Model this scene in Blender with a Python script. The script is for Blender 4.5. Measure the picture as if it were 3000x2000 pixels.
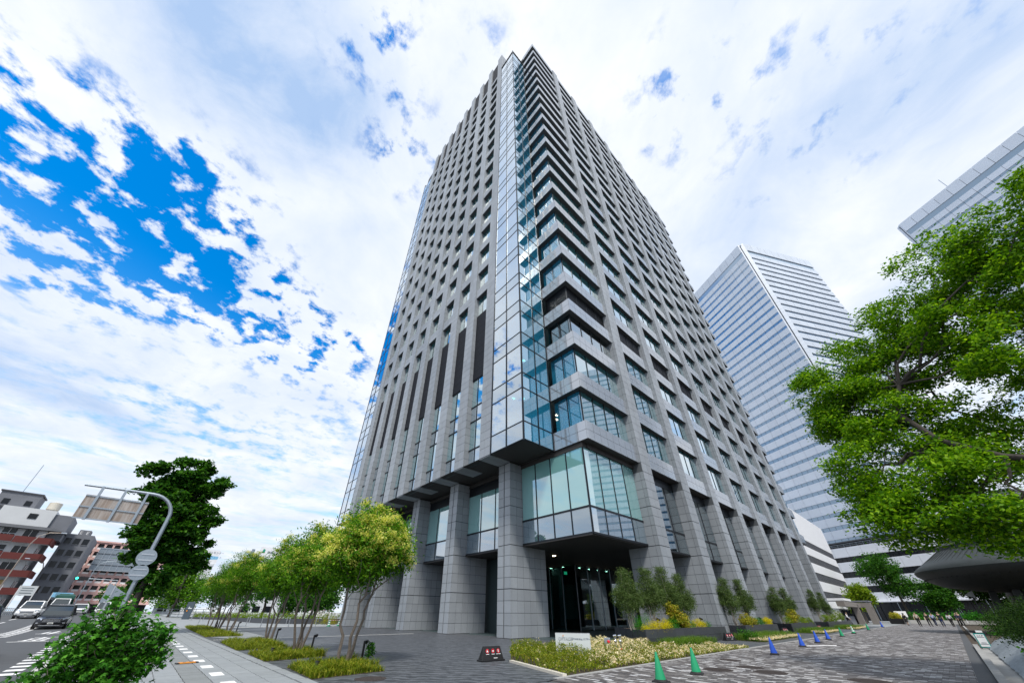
import bpy, bmesh, math, random
import numpy as np
from mathutils import Vector, Matrix
random.seed(7); RNG = np.random.default_rng(11)
D = bpy.data; scn = bpy.context.scene; COL = scn.collection
for o in list(D.objects): D.objects.remove(o)

# ---------------------------------------------------------------- camera
CAM = Vector((-17.9557, -11.6683, 1.3))
FW = Vector((0.55969551, 0.63157996, 0.53651438)); RT = Vector((0.7463286, -0.66555951, 0.00491558)); UP = Vector((-0.36018683, -0.3976648, 0.84387686))
cd = D.cameras.new('camera'); cam = D.objects.new('camera', cd); COL.objects.link(cam)
cam.matrix_world = Matrix(((RT.x, UP.x, -FW.x, CAM.x), (RT.y, UP.y, -FW.y, CAM.y), (RT.z, UP.z, -FW.z, CAM.z), (0, 0, 0, 1)))
cd.sensor_width = 36; cd.lens = 985.474 / 3000 * 36; cd.shift_x = 22.55 / 3000; cd.shift_y = 169.47 / 3000
cd.clip_start = 0.1; cd.clip_end = 4000
scn.camera = cam
scn.render.resolution_x = 1024; scn.render.resolution_y = 682

# ---------------------------------------------------------------- world, sun, exposure
SUN_EL, SUN_AZ = math.radians(56), math.radians(-128)      # azimuth of the direction towards the sun, from +X
scn.world = D.worlds.new('World'); scn.world.use_nodes = True
wn = scn.world.node_tree; wn.nodes.clear()
def N(t, typ, **kw):
    n = t.nodes.new(typ)
    for k, v in kw.items():
        if k == 'inp':
            for i, x in v.items(): n.inputs[i].default_value = x
        else: setattr(n, k, v)
    return n
def L(t, a, b): t.links.new(a, b)
def math_(t, op, a, b=None, c=None, clamp=False):
    n = t.nodes.new('ShaderNodeMath'); n.operation = op; n.use_clamp = clamp
    for i, x in enumerate((a, b, c)):
        if x is None: continue
        if isinstance(x, (int, float)): n.inputs[i].default_value = x
        else: t.links.new(x, n.inputs[i])
    return n.outputs[0]
def maprange(t, v, a, b, c, d, smooth=True):
    n = t.nodes.new('ShaderNodeMapRange'); n.interpolation_type = 'SMOOTHSTEP' if smooth else 'LINEAR'
    t.links.new(v, n.inputs[0])
    for i, x in enumerate((a, b, c, d)): n.inputs[i + 1].default_value = x
    return n.outputs[0]
def mixc(t, f, a, b, typ='MIX'):
    n = t.nodes.new('ShaderNodeMix'); n.data_type = 'RGBA'; n.blend_type = typ
    for i, x in ((0, f), (6, a), (7, b)):
        if hasattr(x, 'is_output') or isinstance(x, bpy.types.NodeSocket): t.links.new(x, n.inputs[i])
        elif i == 0: n.inputs[0].default_value = x
        else: n.inputs[i].default_value = (*x, 1)
    return n.outputs[2]
def noise(t, vec, scale, detail=4, rough=.55, dist=0., dim='3D'):
    n = t.nodes.new('ShaderNodeTexNoise'); n.noise_dimensions = dim
    if vec is not None: t.links.new(vec, n.inputs['Vector'])
    n.inputs['Scale'].default_value = scale; n.inputs['Detail'].default_value = detail
    n.inputs['Roughness'].default_value = rough; n.inputs['Distortion'].default_value = dist
    return n.outputs[0]
sky = N(wn, 'ShaderNodeTexSky', sky_type='NISHITA'); sky.sun_disc = False
sky.sun_elevation = SUN_EL; sky.sun_rotation = math.pi / 2 - SUN_AZ
sky.altitude = 20; sky.air_density = 1.0; sky.dust_density = 0.6; sky.ozone_density = 2.0
hs = N(wn, 'ShaderNodeHueSaturation', inp={'Saturation': 1.62, 'Value': 2.75}); L(wn, sky.outputs[0], hs.inputs['Color'])
tc = N(wn, 'ShaderNodeTexCoord'); sp = N(wn, 'ShaderNodeSeparateXYZ'); L(wn, tc.outputs['Generated'], sp.inputs[0])
zc = math_(wn, 'ADD', math_(wn, 'MAXIMUM', sp.outputs[2], 0.0), 0.16)
cb = N(wn, 'ShaderNodeCombineXYZ'); L(wn, math_(wn, 'DIVIDE', sp.outputs[0], zc), cb.inputs[0]); L(wn, math_(wn, 'DIVIDE', sp.outputs[1], zc), cb.inputs[1])
pv = cb.outputs[0]
def skypt(px, py):
    x = (px - 1477.45) / 985.474; y = -(py - 1169.47) / 985.474
    d = (FW + RT * x + UP * y).normalized(); zz = max(d.z, 0) + .16
    return d.x / zz, d.y / zz
def blob(px, py, r, s):
    c = skypt(px, py)
    v = N(wn, 'ShaderNodeVectorMath', operation='DISTANCE'); L(wn, wv, v.inputs[0]); v.inputs[1].default_value = (c[0], c[1], 0)
    return maprange(wn, v.outputs['Value'], 0, r, s, 0)
wz = N(wn, 'ShaderNodeTexNoise', noise_dimensions='3D', inp={'Scale': 2.2, 'Detail': 3.0}); L(wn, pv, wz.inputs['Vector'])
wsub = N(wn, 'ShaderNodeVectorMath', operation='MULTIPLY_ADD'); L(wn, wz.outputs['Color'], wsub.inputs[0]); wsub.inputs[1].default_value = (.22, .22, 0); L(wn, pv, wsub.inputs[2])
wof = N(wn, 'ShaderNodeVectorMath', operation='SUBTRACT'); L(wn, wsub.outputs[0], wof.inputs[0]); wof.inputs[1].default_value = (.11, .11, 0)
wv = wof.outputs[0]
big = noise(wn, pv, 1.15, 8, .62, .15)
fine = noise(wn, wv, 7.0, 9, .66, .1)
puff = noise(wn, pv, 13.0, 7, .6, .1)
hole = None
for a in ((230, 600, .50, .34), (-40, 520, .55, .20), (420, 760, .42, .20), (590, 660, .34, .22), (830, 960, .36, .30), (1000, 1090, .45, .10), (640, 1230, 1.0, .10), (1060, 75, .15, .26), (1195, 430, .15, .22), (1400, 130, .10, .12), (2000, 280, .20, .16), (2560, 120, .35, .12), (2250, 560, .3, .06), (480, 460, .12, .14)):
    b = blob(*a); hole = b if hole is None else math_(wn, 'ADD', hole, b)
mpw = N(wn, 'ShaderNodeMapping'); mpw.inputs['Rotation'].default_value = (0, 0, math.radians(-28)); mpw.inputs['Scale'].default_value = (.9, 3.4, 1); L(wn, wv, mpw.inputs[0])
wisp = noise(wn, mpw.outputs[0], 1.6, 8, .64, .2)
low = maprange(wn, sp.outputs[2], .30, .62, 1, 0)
dens = math_(wn, 'ADD', math_(wn, 'ADD', math_(wn, 'MULTIPLY', big, .46), math_(wn, 'MULTIPLY', fine, .36)), .08)
dens = math_(wn, 'ADD', dens, math_(wn, 'MULTIPLY', math_(wn, 'MULTIPLY', low, math_(wn, 'SUBTRACT', wisp, .58)), 1.0))
pa = math_(wn, 'MULTIPLY', math_(wn, 'MINIMUM', math_(wn, 'MULTIPLY', hole, 4.0), 1.0), maprange(wn, puff, .34, .62, -.24, .60, False))
dens = math_(wn, 'SUBTRACT', math_(wn, 'ADD', dens, pa), hole)
cover = maprange(wn, dens, .10, .46, .0, 1)
# thicker parts of the cloud layer are greyer underneath
thick = noise(wn, wv, 2.0, 8, .6, .3)
ga = math_(wn, 'ADD', blob(860, 215, .26, .8), math_(wn, 'ADD', blob(40, 1130, .55, .5), math_(wn, 'ADD', blob(2800, 60, .3, .4), blob(640, 40, .30, .55))))
ga = math_(wn, 'MULTIPLY', ga, maprange(wn, thick, .30, .60, .25, 1.1, False))
grey = math_(wn, 'ADD', maprange(wn, thick, .36, .72, 0, .62, False), ga, clamp=True)
ccol = mixc(wn, grey, (9.9, 10.2, 10.7), (4.3, 6.0, 8.9))
near_h = maprange(wn, sp.outputs[2], .05, .62, .95, 0)
skyc = mixc(wn, near_h, hs.outputs[0], (5.6, 8.2, 10.4))
fin = mixc(wn, cover, skyc, ccol)
bg = N(wn, 'ShaderNodeBackground', inp={'Strength': .1}); L(wn, fin, bg.inputs[0])
wo = N(wn, 'ShaderNodeOutputWorld'); L(wn, bg.outputs[0], wo.inputs[0])
scn.world.cycles.sampling_method = 'MANUAL'; scn.world.cycles.sample_map_resolution = 1024
sd = D.lights.new('sun', 'SUN'); sd.energy = 3.3; sd.angle = math.radians(9); sd.color = (1, .95, .87)
so = D.objects.new('sun', sd); COL.objects.link(so)
sdir = Vector((math.cos(SUN_EL) * math.cos(SUN_AZ), math.cos(SUN_EL) * math.sin(SUN_AZ), math.sin(SUN_EL)))
so.rotation_euler = sdir.to_track_quat('Z', 'Y').to_euler(); so.location = (0, -40, 150)
vs = scn.view_settings; vs.view_transform = 'Standard'; vs.look = 'None'; vs.gamma = 1; vs.use_curve_mapping = False; vs.exposure = 0.05
scn.render.engine = 'CYCLES'; scn.cycles.max_bounces = 8; scn.cycles.transparent_max_bounces = 14; scn.cycles.caustics_reflective = False; scn.cycles.caustics_refractive = False
scn.cycles.sample_clamp_indirect = 4

# ---------------------------------------------------------------- materials
MATS = {}
def mat(name, col, rough=.6, metal=0., spec=.5, nz=None, var=0., bump=None, hue=None, stretch=None, emit=None, ior=1.5):
    """procedural Principled: nz=(scale, amount), var = per-piece brightness spread, bump=(scale, strength), hue = second colour mixed by noise"""
    m = D.materials.new(name); m.use_nodes = True; t = m.node_tree; p = t.nodes['Principled BSDF']
    p.inputs['IOR'].default_value = ior; p.inputs['Roughness'].default_value = rough; p.inputs['Metallic'].default_value = metal; p.inputs['Specular IOR Level'].default_value = spec
    out = None; base = N(t, 'ShaderNodeRGB'); base.outputs[0].default_value = (*col, 1); out = base.outputs[0]
    vec = None
    if nz or bump or hue:
        g = N(t, 'ShaderNodeTexCoord'); vec = g.outputs['Object']
        ge = N(t, 'ShaderNodeNewGeometry'); vec = ge.outputs['Position']
        if stretch:
            mp = N(t, 'ShaderNodeMapping'); mp.inputs['Scale'].default_value = stretch; L(t, vec, mp.inputs[0]); vec = mp.outputs[0]
    if hue: out = mixc(t, maprange(t, noise(t, vec, hue[1], 5), .38, .62, 0, 1), out, hue[0])
    f = None
    if nz: f = maprange(t, noise(t, vec, nz[0], 6, .65), .25, .75, 1 - nz[1], 1 + nz[1], False)
    if var:
        oi = N(t, 'ShaderNodeObjectInfo'); gi = N(t, 'ShaderNodeNewGeometry')
        r = math_(t, 'FRACT', math_(t, 'ADD', oi.outputs['Random'], gi.outputs['Random Per Island']))
        v = maprange(t, r, 0, 1, 1 - var, 1 + var, False); f = v if f is None else math_(t, 'MULTIPLY', f, v)
    if f is not None:
        vm = N(t, 'ShaderNodeVectorMath', operation='SCALE'); L(t, out, vm.inputs[0]); L(t, f, vm.inputs['Scale']); out = vm.outputs[0]
    L(t, out, p.inputs['Base Color'])
    if bump:
        bp = N(t, 'ShaderNodeBump', inp={'Strength': bump[1], 'Distance': bump[2] if len(bump) > 2 else .02}); L(t, noise(t, vec, bump[0], 5), bp.inputs['Height']); L(t, bp.outputs[0], p.inputs['Normal'])
    if emit:
        p.inputs['Emission Color'].default_value = (*emit[0], 1); p.inputs['Emission Strength'].default_value = emit[1]
    MATS[name] = m; return m
def leafmat(name, cols, trans=.3, rough=.45):
    m = D.materials.new(name); m.use_nodes = True; t = m.node_tree; t.nodes.clear()
    gi = N(t, 'ShaderNodeNewGeometry'); oi = N(t, 'ShaderNodeObjectInfo')
    r = math_(t, 'FRACT', math_(t, 'ADD', oi.outputs['Random'], gi.outputs['Random Per Island']))
    cr = N(t, 'ShaderNodeValToRGB'); e = cr.color_ramp.elements
    e[0].position = 0; e[0].color = (*cols[0], 1); e[1].position = 1; e[1].color = (*cols[-1], 1)
    for i, c in enumerate(cols[1:-1]):
        x = e.new((i + 1) / (len(cols) - 1)); x.color = (*c, 1)
    L(t, r, cr.inputs[0])
    p = N(t, 'ShaderNodeBsdfPrincipled', inp={'Roughness': rough, 'Specular IOR Level': .12}); L(t, cr.outputs[0], p.inputs['Base Color'])
    tr = N(t, 'ShaderNodeBsdfTranslucent'); br = N(t, 'ShaderNodeVectorMath', operation='MULTIPLY'); L(t, cr.outputs[0], br.inputs[0]); br.inputs[1].default_value = (1.5, 1.5, .8); L(t, br.outputs[0], tr.inputs[0])
    mx = N(t, 'ShaderNodeMixShader', inp={0: trans}); L(t, p.outputs[0], mx.inputs[1]); L(t, tr.outputs[0], mx.inputs[2])
    o = N(t, 'ShaderNodeOutputMaterial'); L(t, mx.outputs[0], o.inputs[0]); MATS[name] = m; return m
def glassmat(name, tint, refl=(.25, .95), reflcol=(.92, .97, 1), back=None, rough=0.0, wav=0.0, body=None):
    """coated facade glass: mirror by facing angle over a tinted pane (transparent, or opaque backing when back is given)"""
    m = D.materials.new(name); m.use_nodes = True; t = m.node_tree; t.nodes.clear()
    lw = N(t, 'ShaderNodeLayerWeight', inp={'Blend': .5}); f = maprange(t, lw.outputs['Facing'], .15, 1.0, refl[0], refl[1], False)
    gl = N(t, 'ShaderNodeBsdfGlossy', inp={'Roughness': rough}); gl.inputs[0].default_value = (*reflcol, 1)
    if wav:
        ge = N(t, 'ShaderNodeNewGeometry'); bp = N(t, 'ShaderNodeBump', inp={'Strength': wav, 'Distance': .03}); L(t, noise(t, ge.outputs['Position'], .55, 1), bp.inputs['Height']); L(t, bp.outputs[0], gl.inputs['Normal'])
    if back is None:
        b = N(t, 'ShaderNodeBsdfTransparent'); b.inputs[0].default_value = (*tint, 1)
        if body:
            df = N(t, 'ShaderNodeBsdfDiffuse'); df.inputs[0].default_value = (*body[0], 1); m2 = N(t, 'ShaderNodeMixShader', inp={0: body[1]}); L(t, b.outputs[0], m2.inputs[1]); L(t, df.outputs[0], m2.inputs[2]); b = m2
    else: b = N(t, 'ShaderNodeBsdfDiffuse'); b.inputs[0].default_value = (*back, 1)
    mx = N(t, 'ShaderNodeMixShader'); L(t, f, mx.inputs[0]); L(t, b.outputs[0], mx.inputs[1]); L(t, gl.outputs[0], mx.inputs[2])
    o = N(t, 'ShaderNodeOutputMaterial'); L(t, mx.outputs[0], o.inputs[0]); MATS[name] = m; return m

mat('granite', (.335, .365, .40), .5, nz=(40, .10), var=.07, hue=((.275, .30, .33), .22), stretch=(1, 1, .22), bump=(60, .15, .004))
mat('granite_polished', (.24, .265, .30), .10, spec=.9, nz=(30, .12), var=.05, ior=2.7)
mat('granite_joint', (.10, .11, .12), .9, 0, .2)
mat('frame', (.018, .022, .028), .35, .6)
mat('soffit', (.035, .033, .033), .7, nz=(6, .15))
mat('louver', (.012, .014, .02), .7, 0, .2)
mat('slab', (.55, .58, .56), .8)
mat('core', (.17, .2, .21), .8)
mat('lobby', (.05, .075, .08), .5)
mat('lampwhite', (.9, .9, .85), .5, emit=((1, .82, .55), 14))
mat('exitgreen', (.05, .5, .25), .5, emit=((.1, .9, .4), 1.2))
glassmat('glass', (.12, .36, .42), (.34, .97), back=(.03, .19, .22), wav=.05)
glassmat('glass_blue', (.30, .74, .92), (.12, .92), wav=.04, body=((.04, .42, .68), .38))
glassmat('glass_mirror', (.20, .55, .70), (.42, .98), wav=.05)
glassmat('glass_spandrel', (.2, .4, .5), (.26, .95), back=(.10, .16, .21), wav=.04)
glassmat('glass_dark', (.30, .52, .55), (.10, .85))
glassmat('glass_teal', (.3, .7, .7), (.22, .9), back=(.22, .48, .48), wav=.03)
glassmat('glass_tower', (.2, .5, .8), (.25, .95), reflcol=(.82, .92, 1), back=(.02, .10, .20), rough=.12)
mat('tower_panel', (.58, .64, .73), .45, .0, .5, var=.035, nz=(.15, .05))
mat('white_wall', (.80, .81, .84), .6, nz=(1.5, .04))
mat('dark_window', (.007, .009, .012), .15, 0, .35)
mat('black', (.012, .012, .014), .45)
mat('black_metal', (.015, .015, .017), .35, .3)
mat('steel', (.55, .57, .6), .3, .9)
mat('galv', (.33, .38, .43), .45, .75, nz=(12, .15))
mat('sign_back', (.42, .38, .35), .45, .4, nz=(3, .25), stretch=(3, 3, .3), hue=((.30, .24, .20), 2))
mat('sign_white', (.62, .66, .68), .4, .1, nz=(60, .02), stretch=(1, 1, .02))
mat('sign_dark', (.06, .085, .11), .5, nz=(30, .1))
mat('bark', (.14, .115, .095), .85, nz=(14, .35), bump=(25, .6, .02))
mat('bark_dark', (.045, .038, .033), .9, nz=(10, .35), bump=(20, .6, .02))
mat('bark_pale', (.34, .31, .27), .8, nz=(18, .25))
mat('soil', (.06, .045, .03), .95, nz=(8, .3))
mat('planter_stone', (.055, .06, .07), .4, nz=(60, .25), var=.08)
mat('asphalt', (.075, .08, .088), .85, nz=(3, .12), bump=(150, .3, .004))
mat('paint', (.82, .82, .82), .6, nz=(25, .10))
mat('concrete', (.33, .33, .325), .8, nz=(3, .15), bump=(40, .2, .01))
mat('concrete_pale', (.50, .50, .48), .8, nz=(3, .12))
mat('slab_stone', (.27, .29, .305), .7, nz=(5, .10), var=.06)
mat('slab_joint', (.09, .09, .09), .9)
mat('rubber_black', (.012, .012, .012), .7)
mat('cone_green', (.01, .30, .13), .45, nz=(6, .08))
mat('cone_blue', (.015, .09, .55), .45, nz=(6, .08))
mat('cone_base', (.02, .02, .022), .8)
mat('orange', (.75, .28, .03), .5)
mat('red', (.65, .015, .03), .4)
mat('white', (.85, .85, .86), .45)
mat('chrome', (.75, .75, .77), .12, 1)
mat('skin', (.45, .29, .21), .5)
mat('hair', (.012, .01, .009), .5)
mat('cloth_black', (.012, .012, .014), .85)
mat('cloth_white', (.68, .68, .72), .85)
mat('cloth_beige', (.52, .46, .40), .85)
mat('cloth_lilac', (.45, .48, .70), .85)
mat('cloth_navy', (.02, .03, .07), .85)
mat('car_black', (.012, .014, .02), .12, .2, .8)
mat('car_white', (.82, .83, .85), .18, 0, .7)
mat('car_navy', (.015, .022, .05), .12, .2, .8)
mat('car_glass', (.02, .03, .035), .06, 0, 1.0)
mat('tarp_green', (.01, .07, .055), .6)
mat('plate', (.75, .75, .72), .5)
mat('plate_yellow', (.8, .5, .03), .5)
mat('red_wall', (.115, .018, .015), .7, nz=(.6, .12))
mat('grey_wall', (.17, .18, .205), .8, nz=(.5, .12))
mat('pink_wall', (.74, .47, .43), .75, nz=(.4, .08))
mat('pale_wall', (.60, .62, .64), .75, nz=(.5, .06))
mat('roof_dark', (.06, .065, .075), .6)
mat('curtain', (.45, .34, .16), .8)
mat('cream', (.62, .58, .50), .7)
mat('copper_dark', (.030, .038, .040), .55, 0.0, nz=(3, .25), var=.12, bump=(9, .3, .02))
mat('copper_shingle', (.09, .10, .105), .7, 0.0, nz=(4, .15), var=.15)
mat('bank_stone', (.30, .34, .38), .75, nz=(9, .30), bump=(14, .8, .03))
mat('portal', (.21, .19, .175), .75, nz=(4, .1))
mat('flower_cream', (.80, .73, .50), .7, var=.2)
leafmat('leaf_ash', ((.03, .10, .006), (.055, .17, .008), (.10, .26, .012), (.19, .36, .02)), .42)
leafmat('leaf_flower', ((.62, .64, .14), (.72, .70, .22), (.58, .64, .10), (.78, .70, .30)), .35)
leafmat('leaf_camphor', ((.03, .10, .004), (.07, .19, .005), (.15, .32, .009), (.30, .48, .016)), .42)
leafmat('leaf_plane', ((.010, .05, .006), (.02, .09, .008), (.045, .15, .012), (.10, .26, .025)), .35)
leafmat('leaf_bush', ((.010, .06, .004), (.02, .10, .006), (.04, .17, .010), (.11, .32, .03)), .3, .6)
leafmat('leaf_olive', ((.035, .075, .018), (.06, .11, .028), (.10, .16, .045), (.20, .27, .10)), .28)
leafmat('leaf_dark', ((.008, .025, .004), (.014, .042, .005), (.024, .062, .007), (.05, .10, .012)), .2, .7)
leafmat('leaf_conifer', ((.015, .10, .008), (.025, .16, .012), (.05, .23, .015), (.08, .28, .02)), .3)
leafmat('leaf_gold', ((.55, .46, .008), (.66, .56, .012), (.45, .44, .012), (.75, .62, .02)), .3)
leafmat('leaf_aucuba', ((.24, .28, .02), (.42, .38, .03), (.10, .18, .02), (.50, .34, .05)), .3)
leafmat('leaf_hedge', ((.12, .22, .010), (.2, .30, .012), (.08, .17, .01), (.32, .38, .02)), .3)
leafmat('grass_blade', ((.07, .15, .015), (.12, .22, .02), (.05, .12, .012), (.20, .30, .05)), .35)
leafmat('grass_bed', ((.10, .16, .010), (.22, .26, .015), (.06, .13, .008), (.42, .38, .05)), .3)
leafmat('bloom', ((.80, .72, .46), (.86, .79, .58), (.74, .60, .34), (.88, .76, .66)), .3)

def slate_mat():
    m = D.materials.new('slate_paving'); m.use_nodes = True; t = m.node_tree; p = t.nodes['Principled BSDF']
    ge = N(t, 'ShaderNodeNewGeometry'); mp = N(t, 'ShaderNodeMapping'); mp.inputs['Scale'].default_value = (1, 1, 1); L(t, ge.outputs['Position'], mp.inputs[0])
    wv_ = N(t, 'ShaderNodeTexWave', inp={'Scale': 1.3, 'Distortion': 7.0, 'Detail': 4.0, 'Detail Scale': 1.6}); wv_.bands_direction = 'DIAGONAL'; L(t, mp.outputs[0], wv_.inputs['Vector'])
    n1 = noise(t, mp.outputs[0], 2.2, 6, .6, 1.2)
    f = math_(t, 'ADD', math_(t, 'MULTIPLY', wv_.outputs[1], .35), math_(t, 'MULTIPLY', n1, .65))
    c = mixc(t, maprange(t, f, .3, .72, 0, 1), (.045, .050, .058), (.125, .135, .152))
    # large slab joints
    br = N(t, 'ShaderNodeTexBrick', inp={'Scale': 1.0, 'Mortar Size': .012, 'Brick Width': 1.2, 'Row Height': .6}); L(t, mp.outputs[0], br.inputs['Vector'])
    c = mixc(t, math_(t, 'MULTIPLY', br.outputs['Fac'], .5), c, (.035, .037, .04))
    L(t, c, p.inputs['Base Color']); p.inputs['Roughness'].default_value = .5
    bp = N(t, 'ShaderNodeBump', inp={'Strength': .9, 'Distance': .03}); L(t, f, bp.inputs['Height']); L(t, bp.outputs[0], p.inputs['Normal'])
    MATS['slate_paving'] = m
slate_mat()
def brick_mat(name, sheet):
    m = D.materials.new(name); m.use_nodes = True; t = m.node_tree; p = t.nodes['Principled BSDF']
    if sheet:
        ge = N(t, 'ShaderNodeNewGeometry'); mp = N(t, 'ShaderNodeMapping'); mp.inputs['Rotation'].default_value = (0, 0, math.pi / 2); L(t, ge.outputs['Position'], mp.inputs[0])
        br = N(t, 'ShaderNodeTexBrick', inp={'Scale': 1.0, 'Mortar Size': .008, 'Brick Width': .22, 'Row Height': .11, 'Color1': (0, 0, 0, 1), 'Color2': (1, 1, 1, 1), 'Mortar': (.3, .3, .3, 1)}); L(t, mp.outputs[0], br.inputs['Vector'])
        r = br.outputs[0]
    else:
        oi = N(t, 'ShaderNodeObjectInfo'); gi = N(t, 'ShaderNodeNewGeometry'); r = math_(t, 'FRACT', math_(t, 'ADD', oi.outputs['Random'], gi.outputs['Random Per Island']))
    cr = N(t, 'ShaderNodeValToRGB'); cr.color_ramp.interpolation = 'CONSTANT'; e = cr.color_ramp.elements
    e[0].position = 0; e[0].color = (.075, .07, .072, 1); e[1].position = .80; e[1].color = (.50, .50, .51, 1)
    for q, c in ((.2, (.10, .092, .092)), (.38, (.125, .115, .113)), (.55, (.155, .145, .143)), (.70, (.21, .20, .2)), (.90, (.38, .37, .37))):
        x = e.new(q); x.color = (*c, 1)
    L(t, r, cr.inputs[0]); ge2 = N(t, 'ShaderNodeNewGeometry')
    vm = N(t, 'ShaderNodeVectorMath', operation='SCALE'); L(t, cr.outputs[0], vm.inputs[0]); L(t, maprange(t, noise(t, ge2.outputs['Position'], 22, 4), .3, .7, .85, 1.15, False), vm.inputs['Scale'])
    L(t, vm.outputs[0], p.inputs['Base Color']); p.inputs['Roughness'].default_value = .65; MATS[name] = m
brick_mat('paver', False); brick_mat('paver_far', True)

# ---------------------------------------------------------------- helpers
class MB:
    def __init__(s): s.v = []; s.f = []
    def quad(s, a, b, c, d): n = len(s.v); s.v += [a, b, c, d]; s.f.append((n, n + 1, n + 2, n + 3)); return s
    def poly(s, pts): n = len(s.v); s.v += list(pts); s.f.append(tuple(range(n, n + len(pts)))); return s
    def box(s, x0, x1, y0, y1, z0, z1):
        n = len(s.v); s.v += [(x0, y0, z0), (x1, y0, z0), (x1, y1, z0), (x0, y1, z0), (x0, y0, z1), (x1, y0, z1), (x1, y1, z1), (x0, y1, z1)]
        s.f += [tuple(n + i for i in q) for q in ((0, 3, 2, 1), (4, 5, 6, 7), (0, 1, 5, 4), (1, 2, 6, 5), (2, 3, 7, 6), (3, 0, 4, 7))]; return s
    def hexa(s, pts):   # 8 points: bottom 4 ccw, top 4 ccw
        n = len(s.v); s.v += [tuple(p) for p in pts]
        s.f += [tuple(n + i for i in q) for q in ((0, 3, 2, 1), (4, 5, 6, 7), (0, 1, 5, 4), (1, 2, 6, 5), (2, 3, 7, 6), (3, 0, 4, 7))]; return s
    def prism(s, poly, z0, z1):
        n = len(s.v); k = len(poly); s.v += [(x, y, z0) for x, y in poly] + [(x, y, z1) for x, y in poly]
        s.f.append(tuple(n + i for i in reversed(range(k)))); s.f.append(tuple(n + k + i for i in range(k)))
        for i in range(k): j = (i + 1) % k; s.f.append((n + i, n + j, n + k + j, n + k + i))
        return s
    def beam(s, a, b, w, h=None):
        a, b = Vector(a), Vector(b); d = (b - a).normalized(); h = h or w
        u = d.cross(Vector((0, 0, 1)))
        if u.length < 1e-3: u = Vector((1, 0, 0))
        u.normalize(); q = u.cross(d); u = u * w / 2; q = q * h / 2
        return s.hexa([a - u - q, a + u - q, a + u + q, a - u + q, b - u - q, b + u - q, b + u + q, b - u + q])
    def tube(s, pts, radii, n=8, cap=True):
        pts = [Vector(p) for p in pts]; base = len(s.v); m = len(pts)
        if not hasattr(radii, '__len__'): radii = [radii] * m
        ref = None
        for i, p in enumerate(pts):
            d = (pts[min(i + 1, m - 1)] - pts[max(i - 1, 0)])
            d = d.normalized() if d.length > 1e-9 else Vector((0, 0, 1))
            if ref is None: ref = Vector((1, 0, 0)) if abs(d.x) < .8 else Vector((0, 1, 0))
            u = (ref - d * ref.dot(d)).normalized(); w = d.cross(u); ref = u
            for k in range(n):
                a = 2 * math.pi * k / n; s.v.append(tuple(p + (u * math.cos(a) + w * math.sin(a)) * radii[i]))
        for i in range(m - 1):
            for k in range(n):
                a = base + i * n + k; b = base + i * n + (k + 1) % n; s.f.append((a, b, b + n, a + n))
        if cap:
            s.f.append(tuple(base + k for k in reversed(range(n)))); s.f.append(tuple(base + (m - 1) * n + k for k in range(n)))
        return s
    def lathe(s, prof, n=16, c=(0, 0, 0)):
        base = len(s.v)
        for r, z in prof:
            for k in range(n): a = 2 * math.pi * k / n; s.v.append((c[0] + r * math.cos(a), c[1] + r * math.sin(a), c[2] + z))
        for i in range(len(prof) - 1):
            for k in range(n): a = base + i * n + k; b = base + i * n + (k + 1) % n; s.f.append((a, b, b + n, a + n))
        s.f.append(tuple(base + k for k in reversed(range(n)))); s.f.append(tuple(base + (len(prof) - 1) * n + k for k in range(n)))
        return s
    def loft(s, secs):   # closed rings of equal length
        base = len(s.v); n = len(secs[0])
        for r in secs: s.v += [tuple(p) for p in r]
        for i in range(len(secs) - 1):
            for k in range(n): a = base + i * n + k; b = base + i * n + (k + 1) % n; s.f.append((a, b, b + n, a + n))
        s.f.append(tuple(base + k for k in reversed(range(n)))); s.f.append(tuple(base + (len(secs) - 1) * n + k for k in range(n)))
        return s
    def build(s, name, m, parent=None, smooth=False, kind=None, bevel=0, label=None):
        me = D.meshes.new(name); me.from_pydata(s.v, [], s.f); me.update()
        if smooth:
            me.polygons.foreach_set('use_smooth', [True] * len(me.polygons)); me.set_sharp_from_angle(angle=math.radians(40))
        return link(name, me, m, parent, kind, bevel, label)
def link(name, me, m, parent=None, kind=None, bevel=0, label=None):
    if m is not None and not me.materials: me.materials.append(MATS[m] if isinstance(m, str) else m)
    o = D.objects.new(name, me); COL.objects.link(o)
    if parent is not None: o.parent = parent
    if kind: o['kind'] = kind
    if label: o['label'] = label
    if bevel:
        b = o.modifiers.new('bevel', 'BEVEL'); b.width = bevel; b.segments = 2; b.limit_method = 'ANGLE'
    return o
def npmesh(name, V, F, m, parent=None, kind=None):
    """V (n,3), F (k,c) constant-size faces"""
    me = D.meshes.new(name); V = np.asarray(V, np.float32); F = np.asarray(F, np.int32); c = F.shape[1]
    me.vertices.add(len(V)); me.vertices.foreach_set('co', V.ravel()); me.loops.add(F.size); me.loops.foreach_set('vertex_index', F.ravel())
    me.polygons.add(len(F)); me.polygons.foreach_set('loop_start', np.arange(0, F.size, c, dtype=np.int32)); me.polygons.foreach_set('loop_total', np.full(len(F), c, np.int32))
    me.update(calc_edges=True); return link(name, me, m, parent, kind)
def thing(name, label, cat, loc=(0, 0, 0), rz=0, group=None):
    o = D.objects.new(name, None); COL.objects.link(o); o.location = loc; o.rotation_euler = (0, 0, rz); o.empty_display_size = .3
    return tag(o, label, cat, group)
def tag(o, label, cat, group=None):
    o['label'] = label; o['category'] = cat
    if group: o['group'] = group
    return o
def struct(o): o['kind'] = 'structure'; return o
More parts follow.
